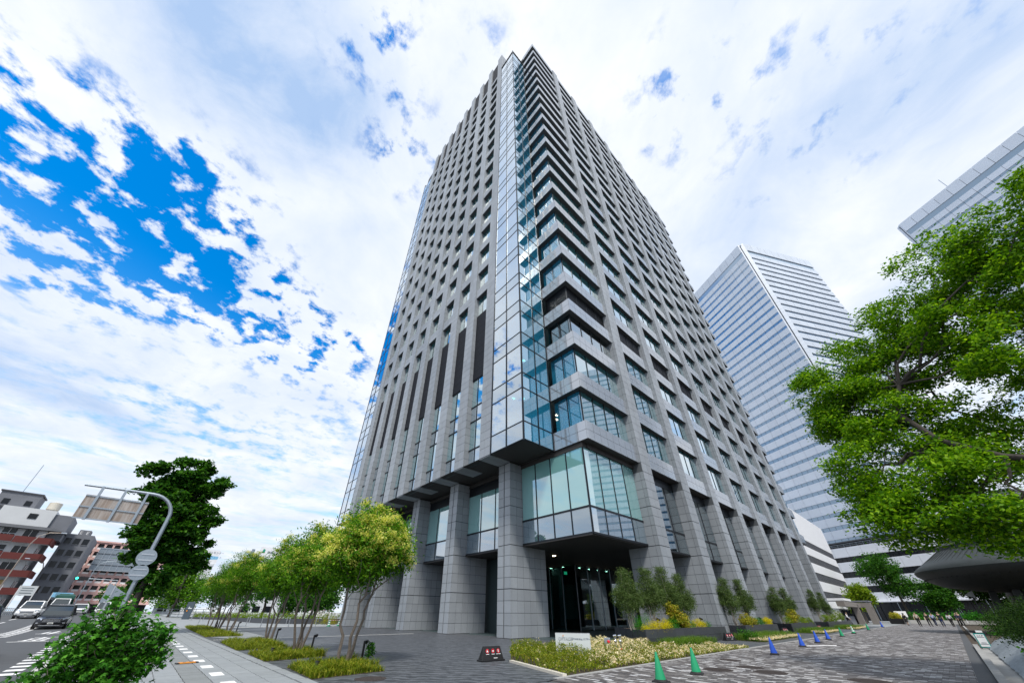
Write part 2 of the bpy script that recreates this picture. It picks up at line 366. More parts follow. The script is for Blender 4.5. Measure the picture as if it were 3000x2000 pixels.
def dup(root, loc, rz, label, group=None):
    r = root.copy(); COL.objects.link(r); r.location = loc; r.rotation_euler = (0, 0, rz); r['label'] = label
    if group: r['group'] = group
    for ch in list(root.children):
        c = ch.copy(); COL.objects.link(c); c.parent = r
        for g in list(ch.children):
            d = g.copy(); COL.objects.link(d); d.parent = c
    return r
CUBES = {}
def cube(m):
    if m not in CUBES:
        b = MB().box(-.5, .5, -.5, .5, -.5, .5); me = D.meshes.new('piece_' + m); me.from_pydata(b.v, [], b.f); me.materials.append(MATS[m]); CUBES[m] = me
    return CUBES[m]
def proj(p):
    d = Vector(p) - CAM; z = d.dot(FW)
    if z < .1: return None
    return 1477.45 + 985.474 * d.dot(RT) / z, 1169.47 - 985.474 * d.dot(UP) / z, z
def pieces(parent, name, boxes, m, limit=300, M=None, stuff=None):
    """boxes (x0,x1,y0,y1,z0,z1) in the parent's space: the largest in view become single objects, the rest one stuff part"""
    M = M or Matrix.Identity(4); sc = []
    for i, b in enumerate(boxes):
        c = M @ Vector(((b[0] + b[1]) / 2, (b[2] + b[3]) / 2, (b[4] + b[5]) / 2)); p = proj(c)
        s = sorted((b[1] - b[0], b[3] - b[2], b[5] - b[4])); w = 0
        if p and -30 < p[0] < 3030 and -30 < p[1] < 2030: w = s[1] * s[2] / max((c - CAM).length_squared, .1)
        sc.append((-w, i))
    sc.sort(); keep = {i for w, i in sc[:limit] if w < 0}; rest = MB(); out = []
    for i, b in enumerate(boxes):
        if i in keep:
            o = D.objects.new(name, cube(m)); COL.objects.link(o); o.parent = parent
            o.location = ((b[0] + b[1]) / 2, (b[2] + b[3]) / 2, (b[4] + b[5]) / 2); o.scale = (b[1] - b[0], b[3] - b[2], b[5] - b[4]); out.append(o)
        else: rest.box(*b)
    if rest.v: rest.build(stuff or name + '_field', m, parent, kind='stuff')
    return out
def text(body, size, m, parent, M, name='lettering', extrude=.004, align='LEFT', label=None):
    cu = D.curves.new('t', 'FONT'); cu.body = body; cu.size = size; cu.extrude = extrude; cu.align_x = align; cu.resolution_u = 3
    o = D.objects.new('t', cu); COL.objects.link(o); bpy.context.view_layer.update()
    me = D.meshes.new_from_object(o.evaluated_get(bpy.context.evaluated_depsgraph_get())); D.objects.remove(o); me.transform(M); me.materials.clear()
    return link(name, me, m, parent, label=label)
def frame_M(o, right, up):   # text plane placement: right, up vectors
    r = Vector(right).normalized(); u = Vector(up).normalized(); n = r.cross(u); o = Vector(o)
    return Matrix(((r.x, u.x, n.x, o.x), (r.y, u.y, n.y, o.y), (r.z, u.z, n.z, o.z), (0, 0, 0, 1)))

# ---------------------------------------------------------------- ground
def gheight(x, y):   # the road and pavement climb gently towards the far crossing
    s = min(max((y - 34) / 40, 0), 1) * min(max((-8 - x) / 10, 0), 1)
    return .85 * s * s * (3 - 2 * s)
GX = 3000
ground = MB(); ground.quad((-GX, -GX, -.12), (GX, -GX, -.12), (GX, GX, -.12), (-GX, GX, -.12))
struct(ground.build('ground', 'concrete'))
def sheet(name, xs, ys, m, z=0., fn=None):
    b = MB(); n = len(b.v)
    for y in ys:
        xa, xb = (xs(y) if callable(xs) else xs)
        for k in range(5):
            x = xa + (xb - xa) * k / 4; b.v.append((x, y, z + (fn(x, y) if fn else 0)))
    for i in range(len(ys) - 1):
        for k in range(4): a = i * 5 + k; b.f.append((a, a + 1, a + 6, a + 5))
    return struct(b.build(name, m))
YS = [-60, -20, 0, 10, 20, 30, 34, 38, 42, 46, 50, 54, 58, 62, 66, 70, 74, 80, 100, 140, 200, 320]
KERB = lambda y: -19.42 - .052 * max(y, -10)        # kerb line of the road
SWR = lambda y: -14.66 - .018 * max(y, -10)         # edge between pavement and plaza
sheet('road', lambda y: (KERB(y) - 40, KERB(y)), YS, 'asphalt', -.10, gheight)
sheet('plaza', lambda y: (SWR(y), 62), [-4.86, 0, 10, 20, 30, 36], 'slate_paving', 0)
sheet('plaza_paving', lambda y: (SWR(y), 62), [36, 45, 60, 90, 140], 'slab_stone', -.004, gheight)
pav = sheet('pavement', lambda y: (KERB(y), SWR(y)), YS, 'slab_joint', -.016, gheight)
# pavement slabs, laid parallel to the kerb-side line; a smoother ribbed strip runs along the white tiles
sl = []; y = -4.0
def skew(b): return b
while y < 34:
    for k in range(10):
        x0 = SWR(y) - .30 - .47 * (k + 1); x1 = x0 + .455
        if x0 < KERB(y) + .2: continue
        if k == 3: continue
        sl.append((x0, x1, y + .006, y + .594, -.014, random.uniform(-.001, .002)))
    y += .6
pieces(pav, 'paving_slab', sl, 'slab_stone')
st = []; y = -4.0
while y < 34:
    x0 = SWR(y) - .30 - .47 * 4
    for q in range(3): st.append((x0 + .005, x0 + .45, y + q * .2 + .006, y + q * .2 + .194, -.014, 0))
    y += .6
mat('ribbed_stone', (.22, .235, .24), .8, nz=(9, .1), var=.08, bump=(60, .5, .01)); pieces(pav, 'ribbed_slab', st, 'ribbed_stone', 60)
far = sheet('far_pavement', lambda y: (KERB(y) + .02, SWR(y) - .02), [34, 38, 42, 46, 50, 54, 58, 62, 66, 70, 74, 80, 100, 140], 'slab_stone', -.008, gheight)
wt = []
for i in range(22):
    y = -2.5 + i * 1.78; x = SWR(y) - 1.48 - .008 * y * .6; wt.append((x - .13, x + .13, y - .32, y + .32, -.005, .006))
pieces(pav, 'white_tile', wt, 'paint')
pieces(pav, 'edge_stone', [(SWR(y) - .28, SWR(y) - .02, y + .01, y + .98, -.014, .004) for y in range(-4, 34)], 'slab_stone', 60)
kb = MB()
for i in range(len(YS) - 1):
    y0, y1 = YS[i], YS[i + 1]
    kb.hexa([(KERB(y0) - .02, y0, gheight(KERB(y0), y0) - .2), (KERB(y0) + .18, y0, gheight(KERB(y0), y0) - .2), (KERB(y1) + .18, y1, gheight(KERB(y1), y1) - .2), (KERB(y1) - .02, y1, gheight(KERB(y1), y1) - .2),
             (KERB(y0), y0, gheight(KERB(y0), y0) + .02), (KERB(y0) + .18, y0, gheight(KERB(y0), y0) + .02), (KERB(y1) + .18, y1, gheight(KERB(y1), y1) + .02), (KERB(y1), y1, gheight(KERB(y1), y1) + .02)])
struct(kb.build('kerb', 'concrete_pale'))
# orange rubber ramp strip across the ribbed band
rm = thing('cable_ramp', 'orange and black rubber strip lying across the grey pavement slabs', 'ramp', (-16.58, 4.1, 0))
MB().box(-.20, .20, -.09, .09, .004, .035).build('strip', 'orange', rm, bevel=.008)
for s in (-1, 1):
    MB().box(*sorted((s * .205, s * .27)), -.09, .09, .004, .03).build('end_cap', 'black', rm)
for q in (-.07, .09): MB().box(q - .035, q + .035, -.03, .03, .036, .04).build('slot', 'black', rm)
rm.rotation_euler = (0, 0, .25)
# road paint
rp = MB(); RZ = lambda x, y: gheight(x, y) - .094
def rq(x0, x1, y0, y1, sk=0): rp.quad((x0 + sk, y0, RZ(x0, y0)), (x1 + sk, y0, RZ(x1, y0)), (x1, y1, RZ(x1, y1)), (x0, y1, RZ(x0, y1)))
for i in range(38):
    y = 5.0 + i * 1.02 * (1 + i * .012); x = -19.62 - .052 * y; rq(x - .42, x - .06, y, y + .5)
for i in range(26):
    y = 28 + i * 1.15; x = -24.1 - .052 * (y - 30); rq(x - .38, x - .06, y, y + .55); rq(x - 1.05, x - .72, y, y + .55); 
    if i % 2 == 0 and i > 1: rq(x - .66, x - .5, y, y + 2.1)
for i in range(12): y = 30 + i * 9; x = -27.6 - .052 * (y - 30); rq(x - .15, x, y, y + 5)
# two characters painted for drivers coming towards the plaza
for a in ((-22.75, -21.75, 22.6, 22.95), (-22.65, -22.5, 22.95, 25.2), (-22.3, -22.15, 22.95, 25.2), (-21.98, -21.83, 22.95, 25.2), (-22.65, -21.83, 23.9, 24.15), (-22.65, -21.83, 25.2, 25.5), (-22.3, -22.15, 25.5, 26.6), (-22.7, -21.7, 26.6, 26.9), (-23.0, -21.5, 21.8, 22.1)): rq(*a)
for a in ((-23.5, -22.35, 32.4, 32.75), (-23.28, -23.12, 32.75, 36.0), (-22.9, -22.72, 31.8, 36.8), (-22.72, -22.4, 34.0, 34.3)): rq(*a)
struct(rp.build('road_marking', 'paint'))

# brick driveway
drv = sheet('driveway', (-9.9, 130), [-11.45, -9, -7, -4.86], 'paver_far', -.012)
def edgeY(x): return -4.86
bb = []; X0 = -10.4; ix = 0
while X0 + ix * .11 < 26:
    x = X0 + ix * .11; y = -11.45 + (ix % 2) * .11 - .2
    while y < -4.9:
        y0, y1 = max(y, -11.44), min(y + .22, -4.88)
        lim = -9.9 - (y0 + 4.86) * -.0
        if y1 - y0 > .04: bb.append((x + .004, x + .106, y0 + .004, y1 - .004, -.03, random.uniform(-.002, .003)))
        y += .22
    ix += 1
pieces(drv, 'paving_brick', bb, 'paver')
MB().quad((-10.6, -11.6, -.02), (26.2, -11.6, -.02), (26.2, -4.86, -.02), (-10.6, -4.86, -.02)).build('bedding', 'slab_joint', drv)
sheet('driveway_front', (-60, -10.6), [-60, -4.86], 'slate_paving', -.008)
sheet('far_court', (62, 200), [-4.86, 0, 40], 'slab_stone', -.01)
struct(MB().box(-10.2, 62, -4.87, -4.72, -.05, .012).build('edging', 'concrete'))
# kerb and gutter on the right
struct(MB().box(-8, 130, -11.75, -11.45, -.1, -.006).build('gutter', 'asphalt'))
kr = D.objects.new('kerb_row', None); COL.objects.link(kr); kr['kind'] = 'structure'
pieces(kr, 'kerb_stone', [(x + .01, x + .99, -11.92 + random.uniform(-.004, .004), -11.76, -.1, .10) for x in range(-8, 14)] + [(x + .01, x + .99, -12.2, -12.05, -.1, .10) for x in range(22, 90)], 'concrete', 40)
sheet('verge', (-12, 200), [-80, -40, -12.4, -11.75], 'soil', -.06)
mat('cover_iron', (.055, .045, .042), .8, 0, .3, nz=(20, .3))
def cover(x, y, r, label, grp='manhole covers in the paving'):
    t = thing('manhole_cover', label, 'manhole', (x, y, 0), group=grp)
    MB().lathe([(r, .0), (r, .006), (r * .9, .008)], 28).build('plate', 'cover_iron', t)
    b = MB()
    for k in range(-4, 5):
        h = math.sqrt(max(r * r * .75 - (k * r * .19) ** 2, 0)); b.box(k * r * .19 - .02, k * r * .19 + .02, -h, h, .007, .012)
    b.build('tread', 'cover_iron', t)
cover(-2.6, -6.02, .32, 'round manhole cover in the bricks nearest the first blue cone'); cover(-5.46, -6.68, .38, 'round manhole cover in the bricks left of the pair'); cover(-4.16, -7.09, .36, 'round manhole cover in the bricks, middle of three')
cover(-4.9, -7.8, .4, 'round manhole cover in the bricks, front of three'); cover(-4.74, -9.77, .42, 'round manhole cover at the bottom edge of the brick driveway'); cover(-13.55, -2.05, .36, 'round manhole cover in dark slate beside the nearest grass bed')
g = thing('drain_grate', 'dark slot drain grate set in the slate between two ash trees', 'grate', (-10.8, 9.05, 0))
MB().box(-.42, .42, -.16, .16, 0, .008).build('plate', 'black_metal', g); gb = MB()
for k in range(12): gb.box(-.40 + k * .068, -.37 + k * .068, -.14, .14, .008, .012)
gb.build('bars', 'galv', g)
ls = MB(); ls.box(-13.6, -2.6, 15.7, 15.95, 0, .005); [ls.box(-14.8 + i * .13, -14.72 + i * .13, 15.55, 15.9, 0, .005) for i in range(9)]
struct(ls.build('paving_band', 'concrete_pale')); struct(MB().box(-13.4, -1.3, 36.0, 37.0, 0, .006).build('paving_band_far', 'concrete_pale'))
struct(MB().prism([(-13.8, 16.1), (-11.9, 18), (-11.6, 35.8), (-14.4, 35.8), (-14.6, 19)], 0, .004).build('paving_field', 'slab_stone'))

# ---------------------------------------------------------------- the office tower
TB, TA, TU, SL, WL, XP, DP, X1, SR, WR, YR = 3.15, 2.994, 3.651, 3.445, 1.317, 2.053, 3.531, 6.578, 6.934, 1.503, -.193
ZB = [11.38, 15.66, 19.92, 23.85, 27.67] + [32.01 + 4.345 * i for i in range(17)]     # spandrel undersides
ZT = [z + 1.42 for z in ZB]; ROOF0, ROOF1 = 106.0, 107.7
XE = 61.3                                             # far end of the right face
tower = thing('office_tower', 'tall grey granite office tower with glazed corner in the centre', 'building', (0, 0, 0))
stone = []; pol = []; back = MB(); J = .012
def rows(z0, z1, pitch, zj=70):
    n = max(1, round((z1 - z0) / pitch)); return [(z0 + (z1 - z0) * i / n, z0 + (z1 - z0) * (i + 1) / n) for i in range(n)]
def clad(lst, axis, pos, out, a0, a1, cols, z0, z1, pitch, th=.05, heavy=None, j=J):
    """panels on a vertical plane: axis 'x' -> plane Y=pos spanning X a0..a1; axis 'y' -> plane X=pos spanning Y. out = outward sign"""
    cs = [a0 + (a1 - a0) * c / cols for c in range(cols + 1)] if isinstance(cols, int) else [a0] + list(cols) + [a1]
    p0, p1 = sorted((pos, pos - out * th))
    for i, (za, zb) in enumerate(rows(z0, z1, pitch)):
        jb = j * 2.2 if heavy and i % heavy == 0 and i else j; jt = j * 2.2 if heavy and (i + 1) % heavy == 0 else j
        for k in range(len(cs) - 1):
            if axis == 'x': lst.append((cs[k] + j, cs[k + 1] - j, p0, p1, za + jb, zb - jt))
            else: lst.append((p0, p1, cs[k] + j, cs[k + 1] - j, za + jb, zb - jt))
# right face piers
for i in range(8):
    x0 = X1 + i * SR; x1 = x0 + WR; xm = x0 + .78
    back.box(x0 + .03, x1 - .03, YR + .03, 2.2, 0, 11.38); back.box(x0 + .03, x1 - .03, YR + .03, .7, 11.38, 107.5)
    clad(stone, 'x', YR, -1, x0, x1, [xm], 0, 10.64, .665, heavy=4); clad(stone, 'x', YR, -1, x0, x1, [xm], 10.64, 11.38, .74)
    clad(stone, 'y', x0, -1, YR + .05, 2.2, [.12, .72, 1.45], 0, 10.64, .665, heavy=4)
    zz = 11.38
    for zb in ZB[1:] + [ROOF0 + 1.57]:
        near = zb < 80 - 5 * i
        clad(stone, 'x', YR, -1, x0, x1, [xm], zz, zb, .715 if near else 4.4); clad(stone, 'y', x0, -1, YR + .05, .5, 1 if not near else [.1], zz, zb, .715 if near else 4.4); zz = zb
# right spandrels
for f, (zb, zt) in enumerate(list(zip(ZB, ZT)) + [(ROOF0, ROOF1)]):
    for i in range(8):
        x0 = X1 + i * SR + WR; x1 = x0 + SR - WR if i < 7 else XE
        back.box(x0, x1, .03, .6, zb + .03, zt - .02); near = f < 9 - i
        clad(pol, 'x', 0, -1, x0, x1, 6 if near else (3 if f < 14 else 1), zb, zt, .71 if f < 16 - i else 3)
    # corner block, wrapping round the near corner
    back.box(.03, X1, .03, .62, zb + .03, zt - .02); back.box(.03, .62, .62, TA, zb + .03, zt - .02)
    clad(pol, 'x', 0, -1, 0, X1, 8 if f < 12 else 4, zb, zt, .71 if f < 16 else 3); clad(pol, 'y', 0, -1, .05, TA, 4 if f < 12 else 2, zb, zt, .71 if f < 16 else 3)
# left face piers and spandrels
ZPL = 113.1; LS = [(31.45 + 4.345 * i, 32.75 + 4.345 * i) for i in range(17)]
for i in range(9):
    y0 = TA + TU + i * SL; y1 = y0 + WL; ym = y0 + .70
    back.box(-TB + .03, -TB + .6, y0 + .03, y1 - .03, 11.4, ZPL - .05)
    zz = 11.38
    while zz < ZPL - .5:
        ze = min(zz + 4.345, ZPL); near = zz < 75 - 4 * i
        clad(stone, 'y', -TB, -1, y0, y1, [ym], zz, ze, .70 if near else 4.4); clad(stone, 'x', y0, -1, -TB + .05, -TB + .6, 1, zz, ze, .70 if near else 4.4); zz = ze
    if i == 0: clad(stone, 'x', y0, -1, -TB + .6, -1.6, 2, 103.4, ZPL, 1.4); back.box(-TB + .7, -1.6, y0 + .06, y0 + .5, 103, ZPL - .05)
    stone.append((-TB + .02, -TB + XP - .02, y0 + J, y0 + WL / 2 - J, 11.30, 11.36)); stone.append((-TB + .02, -TB + XP - .02, y0 + WL / 2 + J, y1 - J, 11.30, 11.36))
    if i < 8:
        for (za, zb) in LS:
            if za > 101: continue
            clad(stone, 'y', -TB + .13, -1, y1, y0 + SL, 2, za, zb, .65 if za < 60 - 3 * i else 3); back.box(-TB + .17, -TB + .7, y1, y0 + SL, za + .02, zb - .02)
# granite pillars under the left wing (every second pier)
PX0, PX1 = -TB + XP, -TB + XP + DP
for i in (0, 2, 4, 6, 8):
    y0 = TA + TU + i * SL; y1 = y0 + WL
    back.box(PX0 + .035, PX1 - .03, y0 + .03, y1 - .03, 0, 11.3)
    clad(stone, 'y', PX0, -1, y0, y1, [y0 + .62, y0 + .70], 0, 10.64, .665, heavy=4); clad(stone, 'y', PX0, -1, y0, y1, [y0 + .62, y0 + .70], 10.64, 11.28, .74)
    stone[:] = [s for s in stone if not (abs(s[0] - PX0) < 1e-6 and abs(s[2] - y0 - .62 - J) < 1e-6)]
    clad(stone, 'x', y0, -1, PX0 + .055, PX1, 6, 0, 10.64, .665, heavy=4); clad(stone, 'x', y0, -1, PX0 + .055, PX1, 6, 10.64, 11.28, .74)
pieces(tower, 'stone_panel', stone, 'granite', 300); pieces(tower, 'spandrel_panel', pol, 'granite_polished', 300)
back.build('panel_backing', 'granite_joint', tower)
# base plinth under pillars, dark
pl = MB()
for i in (0, 2, 4, 6, 8): y0 = TA + TU + i * SL; pl.box(PX0 - .02, PX1 - 1.5, y0 - .02, y0 + WL + .02, 0, .03)
pl.build('plinth', 'black', tower)
# ---- glazing
mir = []; mirs = []; blue = []; glz = []; dark = []; fr = MB(); lou = []
FL = list(zip(ZT, ZB[1:] + [ROOF0]))
# projecting glass bay on the left wing, two panes by each storey; return face towards the corner block
zt_ = 11.38
for f in range(21):
    zs0, zs1, zv1 = ZB[f], ZT[f], (ZB + [ROOF0])[f + 1]
    if zv1 > 103.4: zv1 = 103.35
    for k in range(2):
        ya, yb = TA + k * TU / 2 + .05, TA + (k + 1) * TU / 2 - .05
        mirs.append((-TB + .03, -TB + .06, ya, yb, zs0 + .05, zs1 - .03)); mir.append((-TB + .03, -TB + .06, ya, yb, zs1 + .03, zv1 - .03))
        xa, xb = -TB + k * TB / 2 + .05, -TB + (k + 1) * TB / 2 - .05
        blue.append((xa, xb, TA + .03, TA + .06, zs0 + .05, zs1 - .03)); blue.append((xa, xb, TA + .03, TA + .06, zs1 + .03, zv1 - .03))
        ya, yb = 35.53 + k * 1.93 + .05, 35.53 + (k + 1) * 1.93 - .05
        mir.append((-TB + .03, -TB + .06, ya, yb, zs0 + .05, zs1 - .03)); mir.append((-TB + .03, -TB + .06, ya, yb, zs1 + .03, zv1 - .03))
    for z in (zs0, zs1):
        fr.box(-TB, -TB + .12, TA, TA + TU - .01, z - .035, z + .035); fr.box(-TB + .12, 0, TA, TA + .12, z - .035, z + .035); fr.box(-TB, -TB + .12, 35.54, 39.38, z - .035, z + .035)
for y in (TA + .06, TA + TU / 2, TA + TU - .05, 35.57, 37.46, 39.35): fr.box(-TB - .01, -TB + .1, y - .05, y + .05, 11.30, 103.4)
for x in (-TB / 2, -.05): fr.box(x - .045, x + .045, TA - .01, TA + .1, 11.3, 103.4)
# corner block and right face windows, recessed .4
for f, (z0, z1) in enumerate(FL):
    lst = blue if f < 2 or f > 4 else (dark if f == 2 else glz)
    lou_f = (f == 3)
    n = 4; w = (X1 - .45) / n
    for k in range(n):
        b = (.45 + k * w + .03, .45 + (k + 1) * w - .03, .45, .47, z0 + .02, z1 - .02)
        (lou if lou_f else (dark if f == 2 else glz)).append(b)
        fr.box(.45 + k * w - .03, .45 + k * w + .03, .40, .5, z0, z1)
    for k in range(2):
        w2 = (TA - .45) / 2; b = (.45, .47, .45 + k * w2 + .03, .45 + (k + 1) * w2 - .03, z0 + .02, z1 - .02)
        (lou if lou_f else lst if lst is not glz else blue).append(b); fr.box(.40, .5, .45 + k * w2 - .03, .45 + k * w2 + .03, z0, z1)
    for i in range(8):
        x0 = X1 + i * SR + WR; x1 = x0 + SR - WR if i < 7 else XE; w = (x1 - x0) / 4
        for k in range(4):
            b = (x0 + k * w + .03, x0 + (k + 1) * w - .03, .36, .38, z0 + .02, z1 - .02)
            (lou if lou_f else glz).append(b)
            if k: fr.box(x0 + k * w - .03, x0 + k * w + .03, .32, .41, z0, z1)
# left face windows, louvres
for i in range(8):
    y0 = TA + TU + i * SL + WL; y1 = y0 + SL - WL; ym = y0 + .62 * (y1 - y0)
    for za, zb in [(12.86, 15.55), (17.05, 20.0)]:
        for ya, yb in ((y0, ym), (ym, y1)): glz.append((-TB + .5, -TB + .52, ya + .03, yb - .03, za + .03, zb - .03))
    for za, zb in [(11.4, 12.86), (15.55, 17.05)]:
        for ya, yb in ((y0, ym), (ym, y1)): mirs.append((-TB + .5, -TB + .52, ya + .03, yb - .03, za + .03, zb - .03))
    for z in (11.4, 12.86, 15.55, 17.05, 20.05): fr.box(-TB + .44, -TB + .6, y0, y1, z - .045, z + .045)
    fr.box(-TB + .45, -TB + .6, ym - .03, ym + .03, 11.4, 20)
    for k in range(9): lou.append((-TB + .40, -TB + .5, y0, y1, 20.1 + k * .96, 20.1 + k * .96 + .945))
    for (pa, pb), (na, nb) in zip([(0, 28.75)] + LS[:16], LS):
        if na > 101: continue
        for ya, yb in ((y0, ym), (ym, y1)): glz.append((-TB + .54, -TB + .56, ya + .02, yb - .02, pb + .03, na - .02))
        fr.box(-TB + .50, -TB + .60, ym - .025, ym + .025, pb, na)
    lou.append((-TB + .3, -TB + .36, y0, y1, 103.0, 112.2))
pieces(tower, 'glass_pane', glz, 'glass', 150, stuff='glass_field'); pieces(tower, 'mirror_pane', mir, 'glass_mirror', 80, stuff='mirror_glass_field'); pieces(tower, 'spandrel_pane', mirs, 'glass_spandrel', 70, stuff='spandrel_glass_field')
pieces(tower, 'clear_pane', blue, 'glass_blue', 110, stuff='clear_glass_field'); pieces(tower, 'dark_pane', dark, 'glass_dark', 20, stuff='dark_glass_field'); pieces(tower, 'louvre_panel', lou, 'louver', 120, stuff='louvre_field')
fr.build('mullions', 'frame', tower, kind='stuff')
lv = MB()    # fine blades of the plant-room louvres on the corner
for k in range(16):
    z = ZT[3] + .1 + k * .15; lv.box(.42, X1 - .05, .42, .45, z, z + .05); lv.box(.42, .45, .45, TA - .02, z, z + .05)
lv.build('louvre_blades', 'frame', tower, kind='stuff')
# floors and core seen through the glass
sb = MB()
for f in range(22):
    z = ZB[f] + .25; sb.box(.62, XE - .1, .62, 39, z, z + .75); sb.box(-TB + .75, .6, TA + TU - .2, 39, z, z + .75)
    if f < 21: sb.box(-TB + .14, .6, TA + .16, TA + TU - .22, z + .1, z + .75)
sb.build('floor_slab', 'slab', tower, kind='stuff')
MB().box(4.2, XE - .3, 4.8, 38.5, 11.4, 107).build('core', 'core', tower)
MB().box(-TB + 1.4, 4.1, TA + TU + .8, 38.5, 11.5, 107).build('wing_core', 'core', tower)
rf = MB(); rf.box(.05, XE, .05, 39.2, 106.2, 107.4); rf.box(-TB + .45, 0, TA + TU, 39.0, 103.3, 107); rf.box(-TB + .05, -.02, TA + .05, TA + TU, 103.3, 103.42)
rf.build('roof', 'granite_joint', tower)
MB().box(61.25, 61.4, .5, 38.9, 11.4, 106).build('end_wall', 'granite', tower); MB().box(0, XE, 38.9, 39.2, 0, 107).build('rear_wall', 'granite', tower)
MB().box(-TB + .1, 0, 39.0, 39.3, 11.4, 103.3).build('wing_end_wall', 'granite', tower)
# soffits
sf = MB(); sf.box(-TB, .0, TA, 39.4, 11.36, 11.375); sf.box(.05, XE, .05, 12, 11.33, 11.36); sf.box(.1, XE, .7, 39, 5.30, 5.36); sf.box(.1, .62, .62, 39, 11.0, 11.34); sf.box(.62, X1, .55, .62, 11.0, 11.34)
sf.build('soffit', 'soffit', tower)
# lower glass box: corner bay and the bays between the pillars and the columns
tea = []; tl = []; fr2 = MB()
def gbox_x(x0, x1, n, y, z0, zm, z1):
    for k in range(n):
        a, b = x0 + (x1 - x0) * k / n, x0 + (x1 - x0) * (k + 1) / n
        tea.append((a + .04, b - .04, y, y + .03, zm + .05, z1)); tl.append((a + .04, b - .04, y, y + .03, z0 + .06, zm - .05)); fr2.box(a - .04, a + .04, y - .03, y + .05, z0, z1)
    for z in (z0 + .02, zm): fr2.box(x0, x1, y - .035, y + .04, z - .06, z + .06)
def gbox_y(y0, y1, n, x, z0, zm, z1):
    for k in range(n):
        a, b = y0 + (y1 - y0) * k / n, y0 + (y1 - y0) * (k + 1) / n
        tea.append((x, x + .03, a + .04, b - .04, zm + .05, z1)); tl.append((x, x + .03, a + .04, b - .04, z0 + .06, zm - .05)); fr2.box(x - .03, x + .05, a - .04, a + .04, z0, z1)
    for z in (z0 + .02, zm): fr2.box(x - .035, x + .04, y0, y1, z - .06, z + .06)
gbox_x(.15, X1, 4, .65, 5.4, 7.0, 11.0); gbox_y(.65, TA + TU, 4, .15, 5.4, 7.0, 11.0)
for i in (0, 2, 4, 6): y0 = TA + TU + i * SL + WL; gbox_y(y0, y0 + 2 * SL - WL, 3 if i < 9 else 3, .18, 5.4, 7.0, 10.2); fr2.box(.17, .3, y0, y0 + 2 * SL - WL, 10.2, 11.3)
pieces(tower, 'lower_pane', tea, 'glass_teal', 60); pieces(tower, 'lower_spandrel_pane', tl, 'glass_spandrel', 60)
dk = []
for i in range(8):
    x0 = X1 + i * SR + WR; x1 = x0 + SR - WR if i < 7 else XE
    for k in range(3):
        a, b = x0 + (x1 - x0) * k / 3, x0 + (x1 - x0) * (k + 1) / 3
        dk.append((a + .04, b - .04, .75, .78, 7.05, 10.6)); dk.append((a + .04, b - .04, .75, .78, 5.45, 6.9)); fr2.box(a - .04, a + .04, .72, .8, 5.35, 10.6)
    fr2.box(x0, x1, .7, .8, 6.9, 7.05); fr2.box(x0, x1, .68, .82, 5.32, 5.45); fr2.box(x0, x1, .7, .9, 10.6, 11.3)
pieces(tower, 'column_bay_pane', dk, 'glass_dark', 60)
fr2.build('lower_frames', 'frame', tower, kind='stuff')
MB().box(1.2, XE - 1, 2.4, 38, 5.4, 11.2).build('lower_rooms', 'core', tower)
# lobby: dark glazed box set far back under the building
lb = []
for k in range(9): lb.append((10.5, 10.54, 10.3 + k * 1.6 + .03, 10.3 + (k + 1) * 1.6 - .03, .1, 5.2))
for k in range(18): lb.append((10.5 + k * 1.9 + .03, 10.5 + (k + 1) * 1.9 - .03, 10.26, 10.3, .1, 5.2))
pieces(tower, 'lobby_pane', lb, 'glass_dark', 40)
for k in range(10): MB().box(10.46, 10.58, 10.3 + k * 1.6 - .04, 10.3 + k * 1.6 + .04, .05, 5.25).build('lobby_mullion', 'galv', tower)
for k in range(19): MB().box(10.5 + k * 1.9 - .04, 10.5 + k * 1.9 + .04, 10.22, 10.34, .05, 5.25).build('lobby_mullion', 'galv', tower)
for k in range(4): MB().box(13.0 + (k % 6) * 1.6, 13.14 + (k % 6) * 1.6, 11.6 + (k // 6) * 1.5, 11.74 + (k // 6) * 1.5, 5.2, 5.28).build('lobby_lamp', 'lampwhite', tower)
for k in range(4): MB().box(11.9 + k * 5, 12.7 + k * 5, 13.6, 14.4, 0, 5.3).build('lobby_column', 'granite', tower)
MB().box(14, 19, 16.9, 17.0, .8, 4.2).build('lobby_screen', 'slab', tower)
lw = MB(); lw.box(13, 58, 17, 38, 0, 5.3); lw.box(3.0, 3.2, 12, 38.5, 0, 5.3); lw.build('lobby_wall', 'lobby', tower)
MB().box(.1, XE, .8, 39, 0.0, .006).build('lobby_floor', 'lobby', tower)
for x, y in ((11.6, 12.6), (11.6, 14.2), (3.2, 8.0), (5.0, 8.0), (-.0, 0)):
    if x: MB().box(x - .09, x + .09, y - .09, y + .09, 5.26, 5.295).build('ceiling_lamp', 'lampwhite', tower)
MB().box(10.9, 11.3, 11.9, 11.95, 4.55, 4.8).build('exit_sign', 'exitgreen', tower)
for x, y, z in ((-1.6, 4.5, ZB[1] + .22), (-1.2, 4.7, ZB[2] + .22), (-2.2, 5.0, ZB[1] + .22)): MB().box(x - .12, x + .12, y - .07, y + .07, z + .08, z + .12).build('office_lamp', 'lampwhite', tower)

